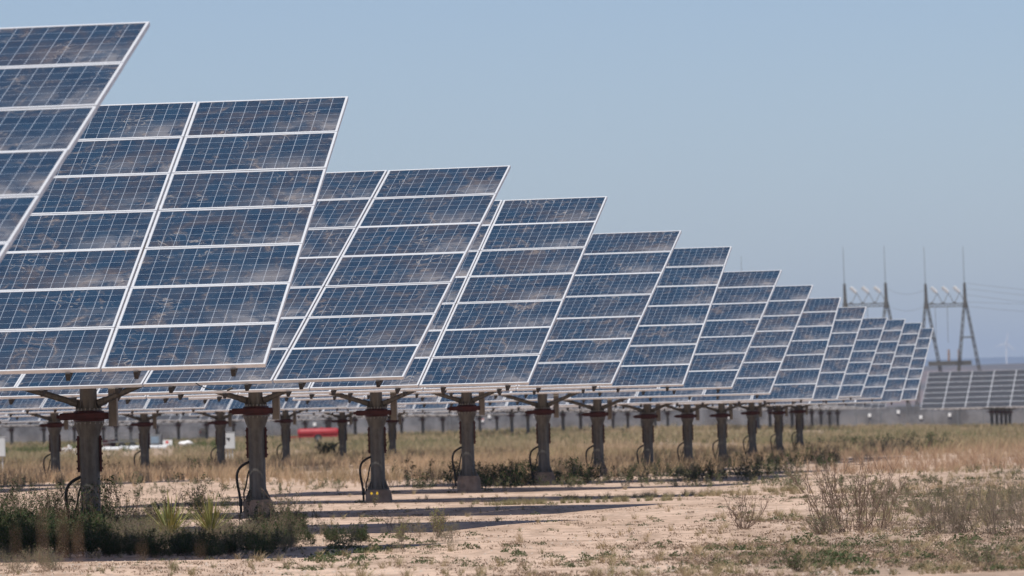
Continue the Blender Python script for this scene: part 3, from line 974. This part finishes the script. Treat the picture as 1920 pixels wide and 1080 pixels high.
def blades(n, h, spread, w, lean=0.5, seg=1):
    """n tapering blades rising from one root; returns quads"""
    a = rng.uniform(0, 2 * math.pi, n); r = rng.uniform(0, spread, n)
    root = np.stack([r * np.cos(a), r * np.sin(a), np.zeros(n)], 1)
    a2 = rng.uniform(0, 2 * math.pi, n); ln = rng.uniform(0.05, lean, n); hh = h * rng.uniform(0.55, 1.0, n)
    d = np.stack([np.cos(a2) * ln, np.sin(a2) * ln, np.ones(n)], 1); d /= np.linalg.norm(d, axis=1)[:, None]
    mid = root + d * (hh * 0.55)[:, None]
    tip = root + d * hh[:, None] + np.stack([np.cos(a2), np.sin(a2), -0.5 * np.ones(n)], 1) * (hh * ln * 0.35)[:, None]
    s = np.stack([-np.sin(a2 + 1), np.cos(a2 + 1), np.zeros(n)], 1) * (w / 2)
    V = np.stack([root - s, root + s, mid + s * .8, mid - s * .8, tip + s * .15, tip - s * .15], 1).reshape(-1, 3)
    b = np.arange(n)[:, None] * 6
    F = np.concatenate([b + np.array([0, 1, 2, 3]), b + np.array([3, 2, 4, 5])])
    return V, F


def leaves(cent, size, n_per=1, flat=0.0):
    n = len(cent)
    a = rng.normal(size=(n, 3)); a[:, 2] *= (1 - flat); a /= np.linalg.norm(a, axis=1)[:, None]
    b = rng.normal(size=(n, 3)); b -= a * (a * b).sum(1)[:, None]; b /= np.linalg.norm(b, axis=1)[:, None]
    s = size * rng.uniform(0.6, 1.3, n)[:, None]
    V = np.stack([cent - a * s, cent + b * s * .42, cent + a * s, cent - b * s * .42], 1).reshape(-1, 3)
    F = np.arange(n * 4).reshape(-1, 4)
    return V, F


def stems(paths, r0, r1, k=3):
    """paths (n, m, 3) -> thin tapering tubes as quads"""
    n, m, _ = paths.shape
    d = np.gradient(paths, axis=1); d /= np.linalg.norm(d, axis=2)[:, :, None] + 1e-9
    ref = np.array([0.3, 1.0, 0.1]); a = np.cross(d, ref); a /= np.linalg.norm(a, axis=2)[:, :, None] + 1e-9
    b = np.cross(d, a)
    rr = np.linspace(r0, r1, m)[None, :, None] if np.isscalar(r0) else r0[:, None, None] + (r1 - r0)[:, None, None] * np.linspace(0, 1, m)[None, :, None]
    V = np.stack([paths + (a * math.cos(2 * math.pi * i / k) + b * math.sin(2 * math.pi * i / k)) * rr for i in range(k)], 2)
    base = (np.arange(n)[:, None, None] * m + np.arange(m - 1)[None, :, None]) * k
    i = np.arange(k)[None, None, :]
    F = np.stack([base + i, base + (i + 1) % k, base + k + (i + 1) % k, base + k + i], 3).reshape(-1, 4)
    return V.reshape(-1, 3), F


def merge(parts):
    V, F, MI, o = [], [], [], 0
    for v, f, mi in parts:
        V.append(v); F.append(f + o); MI.append(np.full(len(f), mi)); o += len(v)
    return np.concatenate(V), np.concatenate(F), np.concatenate(MI)


def branching(n_main, h, spread, subs, seglen=7, wob=0.06, up=0.55, rs=0.14):
    """main stems fanning up from one root with side twigs; returns list of path arrays"""
    a = rng.uniform(0, 2 * math.pi, n_main); ln = rng.uniform(0.0, 1, n_main) ** .7 * spread
    tip = np.stack([np.cos(a) * ln, np.sin(a) * ln, h * rng.uniform(up, 1.0, n_main)], 1)
    root = np.stack([np.cos(a), np.sin(a), 0 * a], 1) * (rng.uniform(0, 1, n_main) ** .6 * rs * spread)[:, None]
    t = np.linspace(0, 1, seglen)[None, :, None]
    P = root[:, None] * (1 - t) + tip[:, None] * t
    P[:, :, :2] += (tip - root)[:, None, :2] * (t ** 0.75 - t)
    P[:, 1:] += np.cumsum(rng.normal(0, wob * h / seglen * 2.4, (n_main, seglen - 1, 3)), 1)
    out = [P]
    cur = P
    for cnt, ls in subs:
        n = len(cur)
        base, dr = [], []
        for _ in range(cnt):
            k = rng.integers(1, cur.shape[1] - 1, n)
            b0 = cur[np.arange(n), k]; dd = cur[np.arange(n), k + 1] - b0
            dd = dd / (np.linalg.norm(dd, axis=1)[:, None] + 1e-9) + rng.normal(0, .5, (n, 3)); dd[:, 2] = np.abs(dd[:, 2]) * .8 + .25
            dd /= np.linalg.norm(dd, axis=1)[:, None]
            base.append(b0); dr.append(dd * (h * ls * rng.uniform(.5, 1.2, n))[:, None])
        B, Dr = np.concatenate(base), np.concatenate(dr)
        tt = np.linspace(0, 1, 5)[None, :, None]
        Q = B[:, None] + Dr[:, None] * tt
        Q[:, 1:] += np.cumsum(rng.normal(0, wob * h * ls * .5, (len(B), 4, 3)), 1)
        out.append(Q); cur = Q
    return out


def bare_shrub(h, spread, n_main, r0, subs=((4, .34), (3, .17)), leaf=0, lsize=.02, wob=.06, up=.55, rs=.14):
    P = branching(n_main, h, spread, subs, wob=wob, up=up, rs=rs)
    parts = []
    r = r0
    for q in P:
        v, f = stems(q, r, r * .45); parts.append((v, f, 0)); r *= .6
    if leaf:
        tips = P[-1].reshape(-1, 3)
        c = tips[rng.integers(0, len(tips), leaf)] + rng.normal(0, lsize, (leaf, 3))
        v, f = leaves(c, lsize); parts.append((v, f, 1))
    V, F, MI = merge(parts)
    V[:, 2] = np.maximum(V[:, 2], -0.02)
    return V, F, MI


def forb(n, r, h, size):
    th = rng.uniform(0, 2 * math.pi, n); q = np.sqrt(rng.uniform(0, 1, n))
    c = np.stack([r * q * np.cos(th), r * q * np.sin(th), h * (1 - q * q) * rng.uniform(.1, 1, n) + size * .2], 1)
    return leaves(c, size, flat=.2)


def scatter(templates, pts, smin, smax, rzs=True):
    """copies of small plant templates merged into arrays"""
    Vs, Fs, Ms, o = [], [], [], 0
    which = rng.integers(0, len(templates), len(pts))
    for k, tp in enumerate(templates):
        V, F = tp[0], tp[1]; MI = tp[2] if len(tp) > 2 else np.zeros(len(F), int)
        P = pts[which == k]; n = len(P)
        if not n:
            continue
        a = rng.uniform(0, 2 * math.pi, n); s = rng.uniform(smin, smax, n)
        if P.shape[1] > 3:
            s = s * P[:, 3]
        ca, sa = (np.cos(a) * s)[:, None], (np.sin(a) * s)[:, None]
        X = V[None, :, 0] * ca - V[None, :, 1] * sa + P[:, 0:1]
        Y = V[None, :, 0] * sa + V[None, :, 1] * ca + P[:, 1:2]
        Zc = V[None, :, 2] * s[:, None] + P[:, 2:3]
        Vs.append(np.stack([X, Y, Zc], 2).reshape(-1, 3))
        Fs.append((F[None] + (np.arange(n) * len(V))[:, None, None]).reshape(-1, 4) + o)
        Ms.append(np.tile(MI, n)); o += n * len(V)
    return np.concatenate(Vs), np.concatenate(Fs), np.concatenate(Ms)


def vnoise(x, y, s, seed=0):
    """cheap smooth value noise for patchiness"""
    r = np.random.default_rng(seed); ph = r.uniform(0, 6.28, 12); kk = r.normal(0, 1, (12, 2))
    v = sum(np.sin((kk[i, 0] * x + kk[i, 1] * y) / s * 2.2 + ph[i]) for i in range(12)) / 12
    return v * 2.2


def px_of(x, y):
    return 960 + x / y * FPX


CLEAR = [(176, 318, 330, 470), (535, 650, 420, 487), (405, 446, 235, 266), (-60, 20, 200, 226), (300, 366, 425, 458), (100, 150, 370, 402)]


def fill(n, y0, y1, keep, px0=-60, px1=1980, pw=1.0):
    """random ground points in the wedge of view between two distances; keep(px, x, y) gives a probability"""
    y = y0 * (y1 / y0) ** rng.uniform(0, 1, n) if pw == 1 else rng.uniform(y0, y1, n)
    px = rng.uniform(px0, px1, n)
    x = (px - 960) / FPX * y
    k = rng.uniform(0, 1, n) < keep(px, x, y)
    for a, b, c, d in CLEAR:
        k &= ~((px > a) & (px < b) & (y > c) & (y < d) & (rng.uniform(0, 1, n) < .85))
    x, y = x[k], y[k]
    return np.stack([x, y, ground_z(x, y)], 1)


def stuff(name, label, arr, mats):
    V, F, MI = arr
    return tag(link(name, np_mesh(name, V, F, mats, MI)), label, kind='stuff')


# -- templates
T_dry = [blades(9, .55, .10, .016, .55) for _ in range(5)]
T_far = [blades(8, .62, .22, .038, .5) for _ in range(5)]
T_tuft = [blades(26, .16, .05, .006, .9) for _ in range(4)]
T_forb = [forb(60, .16, .10, .024) for _ in range(4)] + [forb(36, .09, .08, .02) for _ in range(3)]
T_bush = [bare_shrub(.75, .46, 20, .0036, ((4, .30), (3, .15)), 1500, .025, .09, .25, .6) for _ in range(5)]
T_sprig = [bare_shrub(1.0, .34, 5, .0042, ((4, .26), (3, .12)), 260, .020, .07, .6, .6) for _ in range(5)]
T_wiry = [bare_shrub(.55, .34, 14, .0035, ((4, .34), (2, .17)), 260, .016, .1, .4, .7) for _ in range(4)]
T_farbush = [bare_shrub(.8, .75, 9, .009, ((3, .3),), 260, .045, .1, .25, .8) for _ in range(6)]

# -- small weeds on the near sand, thick at the right, sparse on the track
def k_near(px, x, y):
    p = vnoise(x, y, 3.2, 1) + 0.5 * vnoise(x, y, .9, 2)
    base = .05 + .42 * smooth(1150, 1700, px) + .16 * smooth(75, 56, y) + .22 * smooth(120, 160, y)
    return np.clip(base * (0.55 + p), 0, 1)


pts = fill(5200, 54, 150, k_near)
bg_ = []
for n_, a_, b_, c_, d_, e_ in ((15, 1480, 1925, 1004, 1030, .8), (11, 1500, 1925, 1035, 1078, .95), (7, 1240, 1480, 1020, 1075, .8), (8, 620, 700, 1028, 1042, 1.2), (10, 700, 830, 1008, 1036, .8), (9, 900, 1240, 1015, 1070, .7), (8, 560, 680, 1050, 1070, .9)):
    for _ in range(n_):
        q_ = at(random.uniform(a_, b_), random.uniform(c_, d_))
        for _k in range(random.randint(1, 4)):
            X_, Y_ = q_.x + random.gauss(0, .10), q_.y + random.gauss(0, .4)
            bg_.append((X_, Y_, float(ground_z(X_, Y_)), e_ / .55 * random.uniform(.5, 1.1)))
pts = np.concatenate([np.concatenate([pts, np.ones((len(pts), 1))], 1), np.array(bg_)])
stuff('weeds', 'low green weeds dotted over the sand', scatter(T_forb, pts, .25, .85), [M['forb']])
pts = fill(9000, 54, 170, lambda px, x, y: np.clip((.10 + .5 * smooth(1200, 1750, px) + .2 * smooth(66, 56, y)) * (.5 + vnoise(x, y, 2.2, 4)), 0, 1))
stuff('dry_tufts', 'thin dry grass tufts on the sand', scatter(T_tuft, pts, .35, 1.1), [M['mixg']])
T_lit = [merge([blades(5, .035, .06, .007, 1.6) + (0,), leaves(rng.normal(0, .035, (5, 3)) * [1, 1, .1] + [0, 0, .008], .012) + (1,)]) for _ in range(6)]
def k_lit(px, x, y):
    e = smooth(-7.5, -3.5, x - .11 * y)
    return np.clip((.12 + .75 * e + .25 * smooth(68, 57, y)) * (.55 + 1.0 * vnoise(x, y * .25, 1.4, 51)), 0, 1)


pts = fill(52000, 54, 125, k_lit)
stuff('dry_litter', 'dry plant litter and crumbs strewn over the sand', scatter(T_lit, pts, .5, 1.5), [M['litter'], M['crumb']])
T_peb = []
for _ in range(4):
    q = rng.normal(0, 1, (6, 3)) * .1 + np.array([[1, 0, 0], [0, 1, 0], [-1, 0, 0], [0, -1, 0], [0, 0, .8], [0, 0, -.6]])
    T_peb.append((q * .018, np.array([(0, 1, 4, 4), (1, 2, 4, 4), (2, 3, 4, 4), (3, 0, 4, 4)])))
T_peb = [(v, np.array([(0, 1, 4, 3), (1, 2, 3, 4)])) for v, f in T_peb]
pts = fill(5000, 54, 110, lambda px, x, y: np.clip(.35 + vnoise(x, y * .4, 2.0, 52), 0, 1))
stuff('pebbles', 'small pale pebbles scattered on the sand', scatter(T_peb, pts, .4, 1.3), [M['pebble']])
# rows of tiny seedlings along the wheel track
pts = []
for yy, a, b in ((118, 1040, 1760), (122, 1180, 1500), (111, 900, 1250)):
    q = rng.uniform(a, b, 90); x = (q - 960) / FPX * yy; yv = yy + rng.normal(0, .25, 90)
    pts.append(np.stack([x, yv, ground_z(x, yv)], 1))
stuff('track_grass', 'line of tiny grass seedlings along the track', scatter(T_tuft, np.concatenate(pts), .5, 1.3), [M['mixg']])

# -- undergrowth beneath the nearest trackers
def band(n, x0, x1, ya, yb, sc=1.0, clump=2.0, seed=5, thr=-.2):
    out = []
    px = rng.uniform(x0, x1, n); py = rng.uniform(ya, yb, n)
    for a, b in zip(px, py):
        p = at(a, b)
        if vnoise(p.x, p.y, clump, seed) > thr:
            out.append((p.x, p.y, p.z, sc))
    return np.array(out)


pts = np.concatenate([band(80, -40, 205, 1004, 1047, .62, 3, 5, -.45), band(60, 200, 520, 1028, 1047, .36, 2, 6, -.3), band(46, 440, 690, 1012, 1040, .36, 3, 7, -.3),
                      band(14, -30, 200, 975, 1004, .6, 3, 8), band(14, 250, 480, 950, 975, .5, 3, 26), band(9, 470, 560, 985, 1010, .5, 3, 27, -1)])
sp = np.concatenate([band(34, -40, 210, 975, 1030, .9, 3, 41, -1), band(16, 190, 430, 975, 1000, .75, 3, 42, -1), band(14, 430, 600, 985, 1030, .62, 3, 43, -1)])
A_, B_ = scatter(T_bush, pts, .6, 1.15), scatter(T_sprig, sp, .6, 1.15)
stuff('undergrowth', 'dark green undergrowth growing below the nearest trackers', (np.concatenate([A_[0], B_[0]]), np.concatenate([A_[1], B_[1] + len(A_[0])]), np.concatenate([A_[2], B_[2]])), [M['twig'], M['leaf']])
pts = np.concatenate([band(60, 190, 290, 985, 1040, .7, 2, 9, -.5), band(40, 400, 560, 985, 1040, .6, 2, 29, -.5), band(110, 160, 560, 998, 1042, .46, 2, 44, -.8), band(40, 0, 180, 1000, 1040, .55, 2, 45, -.3), band(26, 480, 860, 985, 1040, .5, 2, 10), band(22, -30, 110, 1046, 1075, .42, 2, 11)])
stuff('wiry_weeds', 'wiry grey-green weeds among the undergrowth', scatter(T_wiry, pts, .6, 1.2), [M['greytwig'], M['leafgrey']])
pts = np.concatenate([band(150, 860, 1450, 884, 912, .52, 2.5, 12, -.1), band(50, 870, 1110, 888, 910, .72, 3, 61, -.2), band(110, 1280, 1570, 860, 880, .50, 6, 13, -.4), band(34, 740, 1000, 895, 918, .75, 5, 14, 0)])
stuff('dark_scrub', 'dark green scrub in the shade along the front row', scatter(T_farbush, pts, .55, 1.2), [M['twig'], M['leaf']])
pts = np.concatenate([band(300, 820, 1500, 866, 915, .46, 3, 15, -.3), band(60, 1500, 1960, 900, 955, .30, 4, 16, .0), band(40, 0, 700, 900, 925, .55, 6, 17, 0)])
stuff('pale_scrub', 'pale sage scrub behind the front posts', scatter(T_farbush, pts, .45, 1.0), [M['greytwig'], M['leafgrey']])
pts = np.concatenate([band(90, 1560, 1960, 878, 955, .28, 5, 18, .05), band(40, 100, 700, 903, 922, .35, 6, 19, 0), band(12, 1480, 1560, 850, 862, .8, 6, 20, -.5)])
stuff('green_scrub', 'fresh green low scrub in patches on the plain', scatter(T_farbush, pts, .5, 1.1), [M['twig'], M['forb']])
pts = np.concatenate([band(70, 160, 900, 872, 896, .8, 7, 21, .1), band(46, 1480, 1790, 834, 846, 1.0, 9, 22, -.3)])  # right-hand band: dark scrub standing in for a strip of tracker shadow
stuff('far_scrub', 'dark scrub scattered through the tan grass, a strip of it standing for shadow', scatter(T_farbush, pts, .6, 1.1), [M['twig'], M['leaf']])

# -- grass of the plain
def k_dry(px, x, y):
    lim = smooth(150, 190, y) * (1 - smooth(1000, 1500, px) * (1 - smooth(165, 255, y)))
    return np.clip(lim * (.55 + 1.2 * vnoise(x, y * .5, 7, 31)), 0, 1)


pts = fill(30000, 150, 330, k_dry)
stuff('tan_grass', 'tall tan dry grass covering the plain behind the front row', scatter(T_dry, pts, .5, 1.15), [M['dry']])
pts = fill(34000, 235, 680, lambda px, x, y: np.clip(.5 + 1.2 * vnoise(x, y * .4, 12, 32), 0, 1), pw=0)
stuff('mixed_grass', 'grey green grass of the far plain', scatter(T_far, pts, .5, 1.15), [M['mixg']])
pts = fill(20000, 330, 690, lambda px, x, y: np.clip((.3 + 1.1 * vnoise(x, y, 30, 33) + .5 * (px < 420) * (y > 400)) * (1 - .75 * smooth(900, 1300, px)), 0, 1), pw=0)
stuff('green_grass', 'green grass patches near the far fence', scatter(T_far, pts, .45, 1.0), [M['greeng']])
pts = fill(9000, 150, 300, lambda px, x, y: np.clip(smooth(1480, 1600, px) * (.6 + vnoise(x, y, 9, 34)), 0, 1))
stuff('reddish_grass', 'reddish dry stalks at the right of the plain', scatter(T_dry, pts, .45, 1.0), [M['redg']])
pts = fill(5000, 88, 160, lambda px, x, y: np.clip(smooth(1600, 1900, px) * (.3 + vnoise(x, y, 6, 35)), 0, 1))
stuff('pale_grass', 'short pale grass at the right', scatter(T_dry, pts, .25, .6), [M['mixg']])


# -- single plants that stand out
def plant(name, label, cat, px, py, arrs, mats, group=None):
    """arrs: list of (part name, (V,F), material)"""
    p = at(px, py)
    t = thing(name, label, cat, p, 0, group)
    for nm, (V, F), m in arrs:
        link(nm, np_mesh(nm, V, F, m), t)
    return t


def split(arr):
    V, F, MI = arr
    return (V, F[MI == 0]), (V, F[MI == 1])


def shrub(label, px, py, h, spread, n, r0, subs, leaf, lsize, m1, m2, group, wob=.06, name='bare_shrub', up=.55, rs=.2):
    a = bare_shrub(h, spread, n, r0, subs, leaf, lsize, wob, up, rs)
    s, l = split(a)
    arrs = [('branches', s, m1)]
    if leaf:
        arrs.append(('leaves', l, m2))
    return plant(name, label, 'shrub', px, py, arrs, None, group)


G = 'shrubs at the right of the sand'
shrub('bare reddish-brown shrub with tall thin twigs, the taller of the two bare ones', 1590, 997, .98, .80, 38, .0060, ((4, .30), (3, .15)), 160, .012, M['twig'], M['leafgrey'], G, .08, rs=.45)
shrub('second reddish twig shrub close behind the tall bare shrub', 1652, 990, .78, .52, 12, .006, ((4, .30), (3, .15)), 60, .012, M['twig'], M['leafgrey'], G, .08)
shrub('low sparse bare shrub with few twigs standing left of the taller one', 1395, 992, .52, .42, 22, .005, ((3, .34), (2, .18)), 90, .012, M['twig'], M['forb'], G, .09)
shrub('dense grey twiggy shrub between the bare shrub and the right edge', 1775, 1000, .62, .50, 100, .0032, ((5, .26), (3, .12)), 1100, .010, M['greytwig'], M['leafgrey'], G, .08, up=.35, rs=.85)
shrub('dense grey twiggy shrub cut off by the right edge', 1895, 1000, .68, .55, 100, .0032, ((5, .26), (3, .12)), 1100, .010, M['greytwig'], M['leafgrey'], G, .08, up=.35, rs=.85)
shrub('low grey shrub at the foot of the tall bare shrub', 1545, 1002, .25, .42, 46, .0035, ((4, .34), (2, .18)), 400, .012, M['greytwig'], M['leafgrey'], G)
shrub('low green weedy shrub in the bottom right corner', 1850, 1062, .26, .40, 30, .003, ((4, .34), (2, .18)), 700, .014, M['greytwig'], M['leafgrey'], G)
shrub('low green shrub at the bottom edge, centre right', 1500, 1072, .20, .36, 26, .003, ((4, .34), (2, .18)), 700, .014, M['greytwig'], M['forb'], G)
shrub('thin yellow-green plant beside the shadow on the sand', 822, 1008, .42, .17, 16, .0035, ((5, .30), (3, .16)), 500, .013, M['greytwig'], M['yucca'], None, .08, 'spindly_plant')
shrub('small thin yellow-green plant left of the taller one', 752, 1016, .30, .13, 10, .003, ((4, .30), (3, .16)), 260, .013, M['greytwig'], M['yucca'], None, .08, 'spindly_plant')
shrub('grey shrub with arching dead twigs beside the third post footing', 538, 975, .55, .42, 16, .005, ((4, .32), (3, .15)), 260, .018, M['greytwig'], M['leaf'], None, .09, 'twiggy_shrub')
shrub('bright yellow-green bush in front of a second row post', 612, 866, .9, .75, 30, .012, ((4, .3), (3, .15)), 1400, .05, M['twig'], M['forb'], None, .06, 'green_bush')


def yucca(label, px, py, h, n, seed):
    r = np.random.default_rng(seed)
    a = r.uniform(0, 2 * math.pi, n); tilt = r.uniform(0, 1, n) ** .8 * 1.0; hh = h * r.uniform(.55, 1.0, n) * (1 - .12 * tilt)
    d = np.stack([np.cos(a) * np.sin(tilt), np.sin(a) * np.sin(tilt), np.cos(tilt)], 1)
    side = np.stack([-np.sin(a), np.cos(a), 0 * a], 1)
    V, F = [], []
    for i in range(n):
        b = len(V)
        for q, w in ((0, .008), (.25, .011), (.6, .009), (.9, .0045), (1, .0006)):
            c = d[i] * hh[i] * q - np.array([0, 0, .02 * q * q]) + np.array([0, 0, .07])
            V += [c - side[i] * w, c + side[i] * w, c + np.cross(d[i], side[i]) * w * .45]
        for k in range(4):
            o = b + 3 * k
            F += [(o, o + 2, o + 5, o + 3), (o + 2, o + 1, o + 4, o + 5)]
    dead = blades(60, .22, .10, .014, 1.6)
    tr = MB(); tr._lathe([(.05, -.05), (.07, .02), (.05, .07)], 10, (0, 0, 0), 0)
    t = plant('yucca', label, 'yucca', px, py, [('blades', (np.array(V), np.array(F)), M['yucca']), ('dead_leaves', dead, M['dry'])], None, 'yuccas')
    tr.build('trunk', M['wood'], t)


yucca('larger spiky yellow-green yucca between the first and second visible posts', 318, 1016, .74, 100, 1)
yucca('smaller spiky yucca just left of the second visible post', 396, 1010, .68, 70, 2)
# flowering weed by the footing
p = at(703, 950)
t = thing('flowering_weed', 'weed with two yellow flowers before a post footing', 'weed', p)
a = bare_shrub(.25, .09, 7, .003, ((3, .34),), 110, .014)
s_, l_ = split(a)
link('stems', np_mesh('stems', *s_, M['greytwig']), t); link('leaves', np_mesh('leaves', *l_, M['forb']), t)
for dx in (-.06, .05):
    mb = MB()
    for k in range(9):
        b_ = 2 * math.pi * k / 9
        mb.add([(dx, 0, .26), (dx + .020 * math.cos(b_ - .25), -.004, .26 + .028 * math.sin(b_ - .25)), (dx + .026 * math.cos(b_), -.008, .26 + .036 * math.sin(b_)), (dx + .020 * math.cos(b_ + .25), -.004, .26 + .028 * math.sin(b_ + .25))], [(0, 1, 2, 3)])
    mb._lathe([(.012, .25), (.014, .26), (.006, .27)], 8, (dx, 0, 0), 0)
    mb.build('flower', M['flower'], t)
# tall dock stalks close to the camera (out of focus)
c = Vector((-1.17, 15, float(ground_z(-1.17, 15))))
t = thing('dock_stalks', 'blurred reddish dry stalks close to the camera at bottom left', 'plant', c)
for (px, py, w) in ((30, 985, .005), (72, 955, .007), (88, 990, .006), (132, 950, .008), (150, 975, .008), (268, 1015, .005), (380, 1018, .005)):
    d = px_ray(px, py); e = Vector((d.x / d.y * 15, 15 + random.uniform(-.3, .3), EYE + d.z / d.y * 15)) - c
    mb = MB(); f0 = Vector((e.x * 0.7, e.y * .5, -0.05))
    mb.tube([f0, f0.lerp(e, .5) + Vector((.004, 0, 0)), e], [w * .45, w * .4, w * .2], 6)
    for k in range(16):
        q = random.uniform(.80, 1.0)
        o = f0.lerp(e, q) + Vector((random.gauss(0, w * .45), random.gauss(0, w * .6), 0))
        mb.box(o, (w * .5, w * .5, w * .8), 0, Matrix.Rotation(random.uniform(0, 3), 3, 'X') @ Matrix.Rotation(random.uniform(0, 3), 3, 'Z'))
    mb.build('stalk', M['redg'], t)

# ------------------------------------------------------------------ haze
mb = MB(); mb.box((0, 12000, 163), (36000, 26400, 334))
hz = mb.build('haze', [])
tag(hz, kind='stuff')
hm = bpy.data.materials.new('haze_air'); hm.use_nodes = True
nt = hm.node_tree; nt.nodes.remove(nt.nodes['Principled BSDF'])
pv = nt.nodes.new('ShaderNodeVolumePrincipled')
pv.inputs['Color'].default_value = (0.64, 0.77, 1.0, 1); pv.inputs['Density'].default_value = 0.00008
nt.links.new(pv.outputs[0], nt.nodes['Material Output'].inputs['Volume'])
hz.data.materials.append(hm)

# ------------------------------------------------------------------ light, sky, camera
w = bpy.data.worlds.new('World'); scene.world = w; w.use_nodes = True
sky = w.node_tree.nodes.new('ShaderNodeTexSky'); sky.sky_type = 'NISHITA'; sky.sun_disc = False
sky.sun_elevation = SUN_EL; sky.sun_rotation = math.pi + SUN_AZ
sky.altitude = 900; sky.air_density = 1.0; sky.dust_density = 0.7; sky.ozone_density = 2.2
bg = w.node_tree.nodes['Background']; bg.inputs[1].default_value = 0.097
tint = w.node_tree.nodes.new('ShaderNodeMix'); tint.data_type = 'RGBA'; tint.blend_type = 'MULTIPLY'
tint.inputs[0].default_value = 1.0; tint.inputs[7].default_value = (0.90, 0.91, 1.02, 1)
w.node_tree.links.new(sky.outputs[0], tint.inputs[6]); w.node_tree.links.new(tint.outputs[2], bg.inputs[0])
sl = bpy.data.lights.new('sun', 'SUN'); sl.energy = 4.8; sl.angle = rad(0.53); sl.color = (1.0, 0.945, 0.86)
so = bpy.data.objects.new('sun', sl); col.objects.link(so)
ts = Vector((-math.sin(SUN_AZ) * math.cos(SUN_EL), -math.cos(SUN_AZ) * math.cos(SUN_EL), math.sin(SUN_EL)))
so.rotation_euler = ts.to_track_quat('Z', 'Y').to_euler(); so.location = (0, 0, 30)

cam = bpy.data.cameras.new('camera'); co = bpy.data.objects.new('camera', cam); col.objects.link(co)
cam.sensor_width = 36; cam.lens = FPX / 1920 * 36; cam.clip_start = 0.5; cam.clip_end = 60000
m = Matrix((CR, CU, -CF)).transposed().to_4x4(); m.translation = (0, 0, EYE)
co.matrix_world = m
cam.dof.use_dof = True; cam.dof.focus_distance = 84; cam.dof.aperture_fstop = (cam.lens / 1000) / 0.045
scene.camera = co
scene.render.resolution_x, scene.render.resolution_y = 1024, 576
scene.view_settings.view_transform = 'Standard'; scene.view_settings.look = 'None'
scene.view_settings.exposure = 0.0; scene.view_settings.gamma = 1.0
scene.cycles.max_bounces = 6; scene.cycles.volume_bounces = 0
